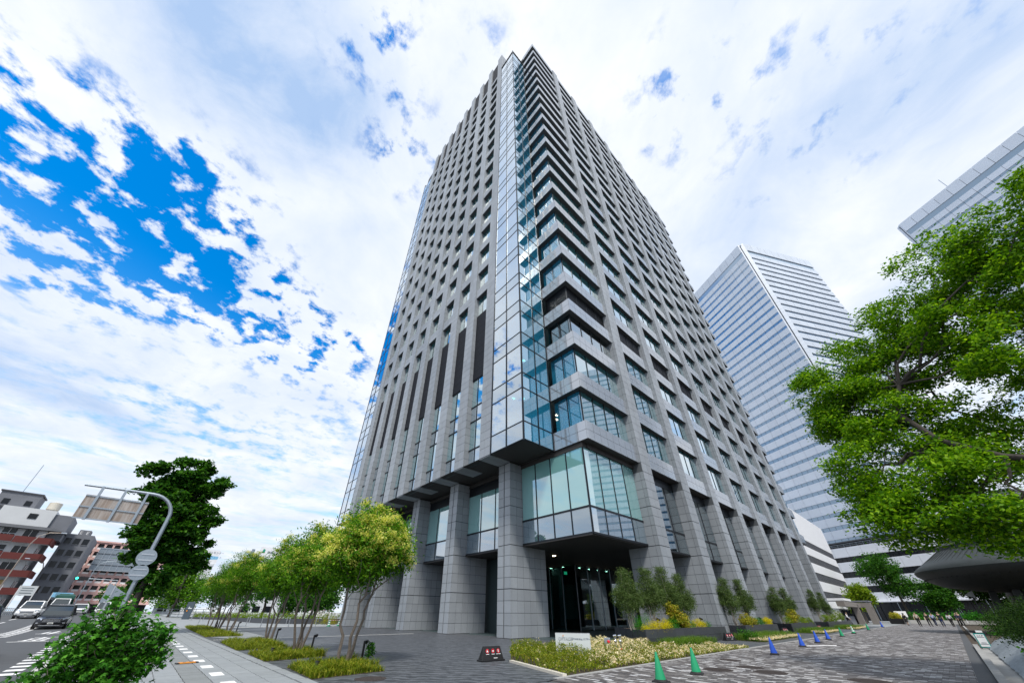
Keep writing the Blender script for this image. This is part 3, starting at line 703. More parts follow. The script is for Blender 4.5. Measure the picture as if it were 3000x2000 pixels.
# ---------------------------------------------------------------- silver twin towers behind
d1 = Vector((.47136, .88194, 0)); d2 = Vector((.88194, -.47136, 0))
def twin(origin, along, label, ch):
    """local x runs along the nearest wide face, local y into the block; the local corner (0,0) is the chamfered near corner"""
    rz = math.atan2(along.y, along.x); t = thing('glass_tower', label, 'building', origin, rz, 'silver twin towers')
    M = Matrix.Translation(origin) @ Matrix.Rotation(rz, 4, 'Z'); W = 43.0; ins = Vector((d2.x, d2.y, 0)); s = 1 if M.to_3x3().col[1].dot(ins) > 0 else -1
    P = []; Wn = []; Bk = MB()
    def yy(a, b): return tuple(sorted((s * a, s * b)))
    Bk.box(1.0, W - .5, *yy(.35, W - .5), 0, 156); Bk.box(.6, 1.0, *yy(1.6, W - .5), 0, 156)
    levels = [(21.4 + 3.98 * i) for i in range(33)]
    for k in range(10):
        a, b = 1.6 + k * 4.14, 1.6 + (k + 1) * 4.14
        for z in levels[:-1]:
            P.append((a + .04, b - .04, *yy(.0, .3), z + 1.25, z + 3.98)); 
            for h in (0, 1): Wn.append((a + h * 2.07 + .05, a + (h + 1) * 2.07 - .05, *yy(.10, .3), z + .04, z + 1.2))
        P.append((a + .05, b - .05, *yy(.0, .3), 151.6, 157)); Wn.append((a, b, *yy(.2, .3), 148.9, 151.5))
        for z in levels[:-1]:
            P.append((*((0, .3)), *yy(a + .05, b - .05), z + 1.25, z + 3.98)); Wn.append((.35, .45, *yy(a, b), z - .02, z + 1.25))
        P.append((0, .3, *yy(a + .05, b - .05), 151.6, 157)); Wn.append((.35, .45, *yy(a, b), 148.9, 151.6))
    pieces(t, 'facade_panel', P, 'tower_panel', 300, M); pieces(t, 'window', Wn, 'glass_tower', 300, M)
    Bk.build('frame_core', 'frame', t)
    cc = MB(); cp = []
    for i in range(78):
        z = 1 + i * 2; cc.hexa([(0, s * 1.6, z), (1.6, 0, z), (1.7, s * .4, z), (.4, s * 1.7, z), (0, s * 1.6, z + 1.96), (1.6, 0, z + 1.96), (1.7, s * .4, z + 1.96), (.4, s * 1.7, z + 1.96)])
    cc.build('corner_cladding', 'tower_panel', t, kind='stuff')
    e = MB(); e.box(.3, W - 1, *yy(W - .6, W - .3), 0, 157); e.box(W - .6, W - .3, *yy(.3, W - 1), 0, 157); e.box(.6, W - .6, *yy(.5, W - .6), 155.8, 156.6); e.build('rear_wall', 'tower_panel', t)
    return t
twin(Vector((134.83, -14.97, 0)), d1, 'silver glass tower standing behind the granite tower, full top visible', 1)
tw2 = twin(Vector((181.14, -66.65, 0)), -d1, 'silver glass tower at the right edge, only its top shows above the tree', 1)
MB().tube([(19, .5, 157), (19, .5, 163)], .12, 5).build('antenna', 'galv', tw2)
# white podium with dark window bands
prz = math.atan2(d1.y, d1.x) + math.pi; Mp = Matrix.Translation((134.0, -15.2, 0)) @ Matrix.Rotation(prz, 4, 'Z')
pod = thing('podium_building', 'long white low building with dark window bands below the silver tower', 'building', (134.0, -15.2, 0), prz)
wb = []; db = []      # local x runs to the right, local y away from the forecourt
for za, zb in ((17.25, 20.0), (13.05, 15.8), (8.95, 11.4), (4.9, 7.2)):
    for k in range(28): wb.append((-33 + k * 4.2 + .04, -33 + (k + 1) * 4.2 - .04, -.1, .5, za, zb))
    for k in range(84): db.append((-33 + k * 1.4 + .05, -33 + (k + 1) * 1.4 - .05, .3, .4, zb + .02, zb + 1.5))
for k in range(28): db.append((-33 + k * 4.2 + .05, -33 + (k + 1) * 4.2 - .05, .7, .8, .1, 4.6))
pieces(pod, 'wall_panel', wb, 'white_wall', 60, Mp); pieces(pod, 'window', db, 'dark_window', 200, Mp)
MB().box(-32.9, 84, -.9, .4, 4.66, 4.9).build('canopy', 'white_wall', pod); MB().box(-32.5, 84.5, .85, 6, 0, 21.3).build('inner_wall', 'roof_dark', pod)
rr = MB()
for k in range(60): rr.box(-32 + k * 1.9, -31.95 + k * 1.9, .02, .07, 20.0, 21.0)
rr.box(-32, 82, .02, .07, 20.95, 21.02); rr.box(-32, 82, .02, .07, 20.5, 20.55); rr.build('roof_rail', 'galv', pod)
MB().box(-33, 85, -.3, 6, 21.35, 21.7).build('roof_edge', 'roof_dark', pod)
for k in range(9): MB().beam((-20 + k * 6, -.4, .1), (-20 + k * 6, -.4, 4.6), .14).build('post', 'galv', pod)
# white annex with louvre bands beside the granite tower
an = thing('annex_building', 'white annex building with dark louvre bands beyond the granite tower', 'building', (72, 4.5, 0)); wl = []; lbx = []; AZ = [1.1, 4.6, 7.5, 11.05, 14.6]
for z0, z1 in ((16.2, 23.2), (12.75, 14.65), (9.2, 11.1), (5.6, 7.5), (2.6, 4.0)):
    for k in range(8): wl.append((k * 6.5 + .02, (k + 1) * 6.5 - .02, -.12, .3, z0, z1))
for z0, z1 in ((14.65, 16.2), (11.1, 12.75), (7.5, 9.2), (4.0, 5.6)):
    for k in range(13): lbx.append((k * 4 + .04, (k + 1) * 4 - .04, 0, .2, z0, z1))
pieces(an, 'wall_panel', wl, 'white_wall', 60, Matrix.Translation((72, 4.5, 0))); pieces(an, 'louvre_band', lbx, 'louver', 60, Matrix.Translation((72, 4.5, 0)))
MB().box(.3, 51.8, .25, 30, 0, 23.1).build('inner_wall', 'white_wall', an); bl = MB()
for z0, z1 in ((14.65, 16.2), (11.1, 12.75), (7.5, 9.2), (4.0, 5.6)):
    for k in range(8): bl.box(0, 52, -.05, -.02, z0 + .08 + k * .19, z0 + .16 + k * .19)
    for k in range(26): bl.box(k * 2, k * 2 + .06, -.08, -.05, z0, z1)
bl.build('louvre_blades', 'grey_wall', an, kind='stuff')
for k in range(4): MB().box(26 + k * 4, 29 + k * 4, -.1, -.02, .6, 2.4).build('window', 'dark_window', an)

# ---------------------------------------------------------------- foliage
def leaves(C, R, n_cl, per, size, asp=.45, up=.4, shell=.55, spread=.5, seed=0, flat=.8, droop=0.):
    """leaf quads clustered near the outside of ellipsoids. C list of (x,y,z), R list of (rx,ry,rz) or r"""
    g = np.random.default_rng(seed); vols = np.array([(r if np.isscalar(r) else np.prod(r) ** (1 / 3)) ** 2 for r in R]); vols = vols / vols.sum()
    idx = g.choice(len(C), n_cl, p=vols); c = np.array(C, float)[idx]; r = np.array([[q] * 3 if np.isscalar(q) else q for q in R], float)[idx]
    d = g.normal(size=(n_cl, 3)); d /= np.linalg.norm(d, axis=1)[:, None]; rad = shell + (1 - shell) * g.random(n_cl) ** .7
    cl = c + d * r * rad[:, None]
    P = np.repeat(cl, per, 0) + g.normal(size=(n_cl * per, 3)) * np.array([spread, spread, spread * flat]) * .5
    n = len(P); nr = g.normal(size=(n, 3)) * .75 + np.array([0, 0, up]) + np.repeat(d, per, 0) * .35; nr /= np.linalg.norm(nr, axis=1)[:, None]
    a = g.normal(size=(n, 3)); a[:, 2] -= droop; a -= (a * nr).sum(1)[:, None] * nr; a /= np.linalg.norm(a, axis=1)[:, None]; b = np.cross(nr, a)
    s = size * g.uniform(.6, 1.3, n)[:, None]; w = s * asp
    V = np.stack([P - a * s * .5, P + b * w * .5 - a * s * .05 + nr * s * .08, P + a * s * .5, P - b * w * .5 - a * s * .05 + nr * s * .08], 1).reshape(-1, 3)
    F = np.arange(n * 4).reshape(-1, 4); return V, F, cl
def clumps(blobs, n, r, flat, seed, shell=.45):
    """break crown masses into flattened sub-clumps so that gaps and lit tops show"""
    g = np.random.default_rng(seed); C = []; R = []
    for x, y, z, rr in blobs:
        k = max(5, int(n * rr * rr)); d = g.normal(size=(k, 3)); d /= np.linalg.norm(d, axis=1)[:, None]; q = d * (rr * (shell + (1 - shell) * g.random(k) ** .6))[:, None]
        for p in q: s = r * g.uniform(.65, 1.25); C.append((x + p[0], y + p[1], z + p[2])); R.append((s, s, s * flat))
    return C, R
def limb(m, a, b, r0, r1, wob=.12, n=6, seg=6, sag=0.):
    a, b = Vector(a), Vector(b); L_ = (b - a).length; pts = []
    for i in range(seg + 1):
        t = i / seg; p = a.lerp(b, t); w = wob * L_ * math.sin(math.pi * t) * .35
        p += Vector((random.uniform(-w, w), random.uniform(-w, w), random.uniform(-w, w) + sag * math.sin(math.pi * t))); pts.append(p)
    m.tube(pts, [r0 + (r1 - r0) * i / seg for i in range(seg + 1)], n); return pts

def ash(name, label, base, h, rx, stems, seed, fl=.2, n_cl=520, ry=None):
    """multi-stemmed flowering ash: bare slender stems, feathery crown, cream flower heads on the outside"""
    random.seed(seed); t = thing(name, label, 'tree', base, 0, 'flowering ash trees along the pavement'); ry = ry or rx
    zc = h * .66; C = [(0, 0, zc), (.3 * rx, .1, zc + h * .12), (-.35 * rx, -.1, zc - h * .06), (0, .3 * ry, zc - h * .12), (.1, -.35 * ry, zc), (-.1 * rx, .1, zc + h * .2), (.55 * rx, 0, zc - h * .02)]
    R = [(rx * .75, ry * .75, h * .22), (rx * .55, ry * .55, h * .17), (rx * .6, ry * .6, h * .18), (rx * .6, ry * .5, h * .16), (rx * .6, ry * .5, h * .17), (rx * .4, ry * .4, h * .13), (rx * .45, ry * .5, h * .17)]
    for k in range(stems):
        m = MB(); a = 2 * math.pi * k / stems + random.random(); ox, oy = .14 * math.cos(a), .14 * math.sin(a); tx, ty = rx * random.uniform(.25, .5) * math.cos(a), ry * random.uniform(.25, .5) * math.sin(a)
        pts = limb(m, (ox, oy, -.05), (tx, ty, h * .62), .05, .022, .10, 7, 8)
        limb(m, pts[-1], (tx * 1.3, ty * 1.3, h * .85), .022, .008, .2, 5, 4)
        for j in (4, 5, 6, 7): 
            p = pts[j]; limb(m, p, (p.x + random.uniform(-.6, .6) * rx, p.y + random.uniform(-.6, .6) * ry, p.z + h * random.uniform(.1, .25)), .016, .006, .2, 5, 4)
        m.build('trunk', 'bark', t, smooth=True)
    V, F, cl = leaves(C, R, n_cl, 34, .135, .34, .7, .35, .42, seed, .6, .3); npmesh('crown', V, F, 'leaf_ash', t)
    top = [c for c in cl if c[2] > zc - h * .12]; g = np.random.default_rng(seed + 1); sel = g.choice(len(top), int(len(top) * fl)); ctr = [(top[i][0] * 1.06, top[i][1] * 1.06, top[i][2] + .06) for i in sel]
    V, F, _ = leaves(ctr, [.16] * len(ctr), len(ctr) * 5, 26, .055, .8, .8, .1, .15, seed + 2, .8); npmesh('flower_head', V, F, 'leaf_flower', t)
    return t
ash('ash_tree', 'multi-stemmed ash with bright cream flower heads nearest the granite pillars', (-13.2, .75, 0), 4.75, 1.6, 3, 21, .6, 680)
ash('ash_tree', 'flowering ash with three dark stems, second from the granite pillars', (-13.25, 5.45, 0), 4.7, 1.6, 4, 22, .34, 640)
ash('ash_tree', 'flowering ash with paler peach flower heads, third from the granite pillars', (-12.8, 12.6, 0), 5.25, 1.8, 4, 23, .32, 640)
ash('ash_tree', 'flowering ash at the near end of the farthest grass bed', (-13.1, 24.6, 0), 5.6, 1.9, 4, 24, .16, 560)
ash('ash_tree', 'flowering ash in the middle of the farthest grass bed', (-13.15, 30.5, 0), 6.2, 2.1, 5, 25, .12, 520)
ash('ash_tree', 'flowering ash at the far end of the farthest grass bed', (-13.1, 37.5, 0), 6.0, 2.1, 4, 26, .1, 460)

def blob_tree(name, label, base, blobs, trunk, lm, n_cl, per, size, seed, bark='bark', asp=.55, up=.5, shell=.45, spread=.8, group=None, cat='tree', limbs=None, rt=.2, sub=None):
    """blobs (x,y,z,r) in world coordinates; trunk = list of world points"""
    random.seed(seed); t = thing(name, label, cat, base, 0, group); B = Vector(base)
    C = [tuple(Vector(b[:3]) - B) for b in blobs]; R = [b[3] for b in blobs]
    m = MB(); tp = [Vector(p) - B for p in trunk]; m.tube(tp, [rt * (1 - .55 * i / max(len(tp) - 1, 1)) for i in range(len(tp))], 9)
    for c, r in zip(C, R):
        k = min(range(len(tp)), key=lambda i: (tp[i] - Vector(c)).length + (i == 0) * 99)
        e = limb(m, tp[k], c, rt * .32, rt * .09, .25, 6, 7)
        for _ in range(5): 
            q = e[random.randint(3, 7)]; d = Vector((random.gauss(0, 1), random.gauss(0, 1), random.gauss(.2, .8))).normalized(); limb(m, q, q + d * r * .85, rt * .09, rt * .025, .25, 5, 4)
    m.build('trunk', bark, t, smooth=True)
    if sub: C, R = clumps([(*c, r) for c, r in zip(C, R)], *sub, seed)
    V, F, _ = leaves(C, R, n_cl, per, size, asp, up, shell, spread, seed); npmesh('crown', V, F, lm, t); return t
# large camphor tree reaching in from the right
RB = [(-2.96, -12.1, 7.91, 1.0), (-2.96, -12.1, 6.44, 1.15), (-3.96, -11.73, 4.7, .85), (-3.96, -11.35, 3.55, .75), (-4.46, -12.11, 3.4, .85), (-4.52, -12.93, 3.4, .9), (-5.0, -13.6, 2.95, .7), (-3.0, -12.96, 6.1, 1.2),
      (-2.67, -14.24, 8.14, 1.1), (-2.4, -14.5, 10.1, .95), (-3.3, -15.1, 8.5, 1.0), (-2.7, -16.0, 10.8, 1.25), (-3.35, -16.85, 10.2, 1.0), (-4.0, -17.5, 10.5, 1.1), (-3.66, -16.6, 8.6, 1.0), (-2.56, -13.44, 8.3, .95), (-4.0, -12.9, 4.5, .9), (-3.47, -11.25, 4.8, .7), (-3.1, -11.75, 7.1, .8), (-4.3, -13.5, 4.0, .85), (-2.2, -13.3, 9.2, .9), (-4.3, -15.3, 6.9, .7), (-1.5, -16.5, 8.0, 1.5), (-2.0, -18.5, 9.5, 1.6), (-3, -19, 7.5, 1.5), (-1.5, -15, 5.5, 1.2)]
blob_tree('camphor_tree', 'large leafy camphor tree leaning in over the right side of the driveway', (-3.6, -17.2, 0), RB, [(-3.6, -17.2, 0), (-3.7, -16.6, 2.2), (-4.2, -15.3, 3.9), (-4.55, -13.9, 4.4), (-4.05, -13.26, 5.2), (-3.5, -12.95, 6.4), (-3.2, -13.4, 7.3)], 'leaf_camphor', 8200, 22, .10, 31, 'bark_dark', .52, .9, .45, .22, rt=.12, sub=(19, .40, .5))
# street tree behind the sign pole
LB = [(-20.8, 22.2, 9.2, 1.2), (-19.5, 22.3, 10.3, 1.2), (-18.2, 22.3, 9.5, 1.25), (-20.6, 22.2, 7.5, 1.4), (-19.0, 22.3, 7.8, 1.6), (-17.4, 22.3, 7.2, 1.1), (-20.3, 22.2, 5.6, 1.1), (-19.3, 22.3, 5.2, 1.6), (-17.6, 22.3, 5.5, 1.2), (-19.4, 22.2, 4.2, .9), (-18.4, 22.3, 3.6, 1.2), (-17.3, 22.3, 4.2, .9), (-18.5, 22.3, 2.6, .9), (-19.4, 23.2, 8.8, 1.3), (-19, 21.4, 6.4, 1.3)]
LB = [(x * 1 - .55 * 0, y + 3.2, z * 1.09, r * 1.06) for x, y, z, r in LB]
blob_tree('street_tree', 'tall dark green street tree behind the curved sign pole', (-18.9, 25.5, 0), LB, [(-18.9, 25.5, 0), (-18.95, 25.5, 3), (-19.1, 25.5, 6), (-19.2, 25.5, 9.4)], 'leaf_plane', 2700, 18, .27, 32, 'bark_dark', .75, 1.1, .5, .30, rt=.24, sub=(8, .55, .5))
# near shrub by the kerb: palmate leaves, each a shaped face; the largest ones are single leaves
def star_leaf():
    pts = []
    for k in range(5):
        a = math.radians(-110 + 55 * k); l = (.7, .95, 1.1, .95, .7)[k]; pts.append((l * math.sin(a), l * math.cos(a) * 1.0, -.16 * l)); a2 = a + math.radians(27.5)
        if k < 4: pts.append((.42 * math.sin(a2), .42 * math.cos(a2), .02))
    pts.append((0, -.35, -.1)); me = D.meshes.new('palmate_leaf'); n = len(pts)
    me.from_pydata([(0, 0, .06)] + pts, [], [(0, i + 1, (i + 1) % n + 1) for i in range(n)]); me.materials.append(MATS['leaf_bush']); return me
SLM = star_leaf(); random.seed(41)
sh = thing('maple_shrub', 'bushy green maple-leaved shrub at the kerb in the lower left corner', 'shrub', (-18.35, -1.0, 0))
SB = [(-18.42, -1.1, 1.18, .34), (-18.62, -1.15, .95, .36), (-18.12, -1.1, 1.02, .34), (-18.76, -1.2, .62, .34), (-18.2, -1.15, .65, .42), (-17.82, -1.1, .62, .34), (-18.95, -1.2, .26, .34), (-17.62, -1.15, .95, .2), (-17.55, -1.15, .55, .25), (-18.3, -1.1, .3, .45), (-17.8, -1.1, .3, .36), (-18.3, -1.0, .8, .42)]
tw = MB(); lf = []
for k in range(90):
    b = random.choice(SB); e = Vector(b[:3]) + Vector((random.gauss(0, 1), random.gauss(0, 1), random.gauss(.35, .8))).normalized() * b[3] * random.uniform(.8, 1.25) - Vector((-18.35, -1, 0))
    pts = limb(tw, (random.uniform(-.12, .12), random.uniform(-.12, .12), 0), e, .009, .003, .3, 5, 7)
    for j in range(3, 8):
        for _ in range(7):
            p = pts[j] + Vector((random.gauss(0, .07), random.gauss(0, .07), random.gauss(0, .06))); lf.append((p, random.uniform(.04, .085)))
for b in SB:
    for _ in range(210):
        d = Vector((random.gauss(0, 1), random.gauss(0, 1), random.gauss(0, 1))).normalized() * b[3] * random.uniform(.2, 1.05); lf.append((Vector(b[:3]) + d - Vector((-18.35, -1, 0)), random.uniform(.035, .075)))
tw.build('stems', 'bark', sh, smooth=True)
lf.sort(key=lambda q: (q[0] + Vector((-18.35, -1, 0)) - CAM).length - q[1] * 12); V = []; F = []; base = np.array([v.co for v in SLM.vertices]); fc = np.array([list(p.vertices) for p in SLM.polygons])
for i, (p, s) in enumerate(lf):
    nrm = Vector((random.gauss(0, .5), random.gauss(0, .5) - .3, random.uniform(.4, 1.2))).normalized(); q = nrm.to_track_quat('Z', 'Y') @ Matrix.Rotation(random.uniform(0, 6.28), 3, 'Z').to_quaternion()
    if i < 300:
        o = D.objects.new('leaf', SLM); COL.objects.link(o); o.parent = sh; o.location = p; o.rotation_mode = 'QUATERNION'; o.rotation_quaternion = q; o.scale = (s, s, s)
    else:
        m3 = np.array(q.to_matrix()); F.append(fc + len(V) * len(base)); V.append(base @ m3.T * s + np.array(p))
npmesh('leaf_mass', np.concatenate(V), np.concatenate(F), 'leaf_bush', sh, 'stuff')

def shrub(name, label, blobs, base, lm, n_cl, per, size, seed, asp=.5, spread=.2, group=None, stem=True, up=.4, shell=.35, cat='shrub'):
    t = thing(name, label, cat, base, 0, group); B = np.array(base); C = [tuple(np.array(b[:3]) - B) for b in blobs]; R = [b[3] for b in blobs]; random.seed(seed)
    V, F, _ = leaves(C, R, n_cl, per, size, asp, up, shell, spread, seed); npmesh('foliage', V, F, lm, t)
    if stem:
        m = MB()
        for c in C: limb(m, (random.uniform(-.08, .08), random.uniform(-.08, .08), 0), c, .03, .008, .2, 5, 5)
        m.build('stem', 'bark_pale' if lm == 'leaf_olive' else 'bark', t, smooth=True)
    return t
# ---------------------------------------------------------------- planters along the right face
PLN = [(-.2, 9.6), (13.35, 20.9), (25.2, 34.6), (41.0, 56.5)]; PLB = ['long dark granite planter nearest the name sign', 'dark granite planter, second along the right face', 'dark granite planter, third along the right face', 'dark granite planter at the far end of the right face']
for i, (xa, xb) in enumerate(PLN):
    t = thing('stone_planter', PLB[i], 'planter', (xa, -1.8, 0), 0, 'dark granite planters'); W_ = xb - xa; dx = 2.9 if i == 0 else 2.0; dy = 3.6 if i == 0 else 2.2; H_ = .66
    pn = []; n = max(4, round(W_ / .95))
    for k in range(n):
        for zz in (0, 1): pn.append((k * W_ / n + .006, (k + 1) * W_ / n - .006, 0, .06, zz * .33 + .006, zz * .33 + .325))
    pieces(t, 'stone_slab', pn, 'planter_stone', 60, Matrix.Translation((xa, -1.8, 0)))
    ln = math.hypot(dx, dy); m = MB()
    for k in range(5):
        for zz in (0, 1):
            a = Vector((dx * k / 5 + .006, dy * k / 5 + .02)); b = Vector((dx * (k + 1) / 5 - .004, dy * (k + 1) / 5 - .004)); nx, ny = .05 * dy / ln, -.05 * dx / ln
            m = MB().hexa([(a.x, a.y, zz * .33 + .006), (b.x, b.y, zz * .33 + .006), (b.x + nx, b.y + ny, zz * .33 + .006), (a.x + nx, a.y + ny, zz * .33 + .006), (a.x, a.y, zz * .33 + .325), (b.x, b.y, zz * .33 + .325), (b.x + nx, b.y + ny, zz * .33 + .325), (a.x + nx, a.y + ny, zz * .33 + .325)]); m.build('stone_slab', 'planter_stone', t)
    MB().prism([(.12, .06), (W_ - .02, .06), (W_ - .02, dy), (dx + .06, dy)], 0, .60).build('soil', 'soil', t)
    MB().box(.0, W_, 0, .14, .66, .69).build('coping', 'planter_stone', t)
OL = [((1.0, -.4), 3.3, 'olive tree with grey green leaves at the left end of the first planter'), ((3.0, -.6), 3.5, 'olive tree in the middle of the first planter'), ((4.8, -.7), 3.7, 'olive tree in front of the first column'), ((6.8, -.7), 3.4, 'olive tree at the right end of the first planter'),
      ((15.0, -.7), 3.6, 'olive tree at the near end of the second planter'), ((18.2, -.7), 3.7, 'olive tree at the far end of the second planter'), ((27.5, -.7), 3.5, 'olive tree at the near end of the third planter'), ((31.5, -.7), 3.6, 'olive tree at the far end of the third planter'), ((44.5, -.6), 4.0, 'olive tree in the farthest planter'), ((50, -.6), 3.9, 'olive tree at the back of the farthest planter')]
for i, ((x, y), h, lb_) in enumerate(OL):
    random.seed(60 + i); bl = [(x + random.uniform(-.25, .25), y + random.uniform(-.2, .2), .6 + (h - .6) * q, r) for q, r in ((.42, .62), (.58, .66), (.72, .55), (.88, .36))] + [(x + .45, y - .1, .6 + (h - .6) * .5, .5), (x - .45, y + .1, .6 + (h - .6) * .55, .45), (x - .3, y, .6 + (h - .6) * .97, .22), (x + .25, y, h * .98, .22)]
    shrub('olive_tree', lb_, bl, (x, y, .6), 'leaf_olive', 620 if i < 4 else 380, 30, .075 if i < 4 else .095, 70 + i, .32, .18, 'olive trees in the planters', up=.2, shell=.3, cat='tree')
SHR = [('conifer_shrub', 'spreading green conifer shrub at the left end of the first planter', 'leaf_conifer', [(.9, -1.0, .85, .42), (1.5, -.8, .95, .4), (.4, -1.1, .8, .28)], .05, .22), ('gold_shrub', 'bright yellow shrub spilling over the first planter', 'leaf_gold', [(.9, -1.5, .74, .28), (1.6, -1.55, .78, .3), (2.3, -1.55, .8, .3), (.35, -1.5, .70, .2)], .05, .35),
       ('conifer_shrub', 'low dark green shrub right of the yellow one in the first planter', 'leaf_conifer', [(3.1, -1.45, .8, .32), (3.7, -1.3, .85, .35)], .05, .3), ('aucuba_shrub', 'tall bronze and yellow leaved shrub between the olive trees', 'leaf_aucuba', [(4.2, -1.3, 1.15, .4), (4.1, -1.2, 1.55, .34), (4.7, -1.35, .95, .4)], .12, .45),
       ('gold_shrub', 'small lemon yellow shrub at the right end of the first planter', 'leaf_gold', [(6.2, -1.5, .8, .3), (6.9, -1.5, .78, .26)], .05, .35), ('conifer_shrub', 'small rounded green shrub between the yellow shrubs of the first planter', 'leaf_conifer', [(5.4, -1.5, .75, .26), (7.8, -1.4, .75, .3)], .05, .3),
       ('aucuba_shrub', 'variegated cream shrub at the front of the second planter', 'leaf_aucuba', [(15.2, -1.3, 1.0, .4), (14.6, -1.5, .8, .3), (16.2, -1.4, .85, .35)], .09, .45), ('gold_shrub', 'yellow shrub at the right end of the second planter', 'leaf_gold', [(19.5, -1.5, .85, .3), (20.2, -1.4, .9, .25)], .06, .4), ('conifer_shrub', 'green shrub behind the variegated one in the second planter', 'leaf_conifer', [(17.4, -1.4, .85, .35), (18.4, -1.4, .8, .35)], .06, .3),
       ('aucuba_shrub', 'bronze yellow shrub rising in the third planter', 'leaf_aucuba', [(28.8, -1.3, 1.3, .5), (27.8, -1.4, 1.0, .4)], .12, .45), ('gold_shrub', 'low yellow green shrub along the third planter', 'leaf_hedge', [(26.2, -1.4, .85, .4), (30, -1.5, .85, .4), (31.5, -1.5, .8, .35), (33.5, -1.5, .8, .35)], .07, .4), ('gold_shrub', 'yellow shrub filling the front of the farthest planter', 'leaf_hedge', [(42.5, -1.4, .95, .5), (45, -1.4, .95, .5), (48, -1.4, 1.0, .5), (51.5, -1.3, 1.3, .6), (54.5, -1.2, 1.2, .5)], .09, .4)]
for i, (nm, lb_, lm, bl, sz, asp) in enumerate(SHR): shrub(nm, lb_, bl, (bl[0][0], bl[0][1], .6), lm, 60 * len(bl), 20, sz, 90 + i, asp, .14, 'shrubs in the planters', up=.6)

# ---------------------------------------------------------------- beds of ground cover
def blades(poly, n, h, w, m, name, label, seed, lean=.5, z=0., hf=None):
    """upright curved grass blades scattered in a polygon, one stuff object"""
    g = np.random.default_rng(seed); P = np.array(poly); lo, hi = P.min(0), P.max(0); pts = []
    q = g.uniform(lo, hi, (n * 3, 2)); ins = np.ones(len(q), bool) * False; j = len(P) - 1
    for i in range(len(P)):
        c = ((P[i, 1] > q[:, 1]) != (P[j, 1] > q[:, 1])) & (q[:, 0] < (P[j, 0] - P[i, 0]) * (q[:, 1] - P[i, 1]) / (P[j, 1] - P[i, 1] + 1e-12) + P[i, 0]); ins ^= c; j = i
    q = q[ins][:n]; k = len(q); a = g.uniform(0, 6.283, k); hh = h * g.uniform(.55, 1.25, k)
    if hf is not None: hh = hh * hf(q)
    ln = lean * g.uniform(.4, 1.3, k) * hh; d = np.stack([np.cos(a), np.sin(a)], 1); s = np.stack([-np.sin(a), np.cos(a)], 1) * w / 2
    z0 = np.full(k, z); b = np.concatenate([q, z0[:, None]], 1); S = np.concatenate([s, np.zeros((k, 1))], 1); md = np.concatenate([q + d * ln[:, None] * .3, (z0 + hh * .7)[:, None]], 1); tp = np.concatenate([q + d * ln[:, None], (z0 + hh)[:, None]], 1)
    V = np.stack([b - S, b + S, md + S * .7, md - S * .7, md - S * .7, md + S * .7, tp + S * .15, tp - S * .15], 1).reshape(-1, 3)
    o = npmesh(name, V, np.arange(len(V)).reshape(-1, 4), m, kind='stuff'); o['label'] = label; o['category'] = 'grass'; return o
BEDS = [([(-14.62, -1.3), (-12.75, -1.1), (-12.65, 1.5), (-14.55, 1.2)], 'tufted yellow green grass bed under the nearest ash tree', 5200), ([(-14.75, 3.1), (-12.75, 3.6), (-12.75, 7.0), (-14.7, 6.2)], 'tufted grass bed under the second ash tree', 5200),
        ([(-14.82, 7.8), (-12.8, 8.6), (-12.8, 14.0), (-14.75, 13.4)], 'tufted grass bed under the third ash tree', 6500), ([(-14.9, 19.0), (-12.95, 19.1), (-13.0, 41), (-14.85, 39.5)], 'long tufted grass bed under the farthest ash trees', 9000)]
for i, (p, lb_, n) in enumerate(BEDS):
    blades(p, n, .20, .022, 'grass_bed', 'grass_bed', lb_, 120 + i, 1.1, 0, lambda q: .55 + .5 * np.abs(np.sin(q[:, 0] * 3.1 + i) * np.sin(q[:, 1] * 2.3 + np.sin(q[:, 0] * 5))) + .25 * np.sin(q[:, 1] * 7.7 + q[:, 0] * 5)); struct(MB().prism(p, -.02, .008).build('bed_soil', 'soil'))
shrub('sapling', 'small leafy sapling beside the nearest path lamp', [(-12.35, .95, .28, .14), (-12.35, .95, .42, .1)], (-12.35, .95, 0), 'leaf_bush', 40, 14, .06, 131, .5, .08)
FB = [(-9.75, -4.70), (-5.9, -4.70), (3.8, -4.70), (3.4, -2.3), (-.6, -1.95), (1.4, .4), (-5.2, .35), (-6.9, .3), (-8.8, -1.7)]
struct(MB().prism(FB, -.02, .01).build('bed_soil', 'soil'))
hf = lambda q: np.clip((.45 + .85 * np.minimum((q[:, 1] + 4.75) / 1.0, 1)) * np.clip((-q[:, 0] + 3) / 6, .45, 1), .3, 1.3) * (.72 + .5 * np.sin(q[:, 0] * 2.9 + np.sin(q[:, 1] * 3)) * np.sin(q[:, 1] * 3.1 + np.sin(q[:, 0] * 2)))
blades(FB, 3500, .22, .018, 'grass_bed', 'groundcover', 'yellow green ground cover mounded round the name sign', 141, .7, 0, hf)
def carpet(poly, n, h, m, name, label, seed, size, z=0, cat='flowers', hf=None, asp=.6):
    g = np.random.default_rng(seed); P = np.array(poly); q = g.uniform(P.min(0), P.max(0), (n * 3, 2)); ins = np.zeros(len(q), bool); j = len(P) - 1
    for i in range(len(P)):
        c = ((P[i, 1] > q[:, 1]) != (P[j, 1] > q[:, 1])) & (q[:, 0] < (P[j, 0] - P[i, 0]) * (q[:, 1] - P[i, 1]) / (P[j, 1] - P[i, 1] + 1e-12) + P[i, 0]); ins ^= c; j = i
    q = q[ins][:n]; hh = h * (hf(q) if hf is not None else 1) * g.uniform(.6, 1.15, len(q)); C = [(a, b, z + c) for (a, b), c in zip(q, hh)]
    V, F, _ = leaves(C, [.02] * len(C), len(C), 3, size, asp, .6, .2, .05, seed); o = npmesh(name, V, F, m, kind='stuff'); o['label'] = label; o['category'] = cat; return o
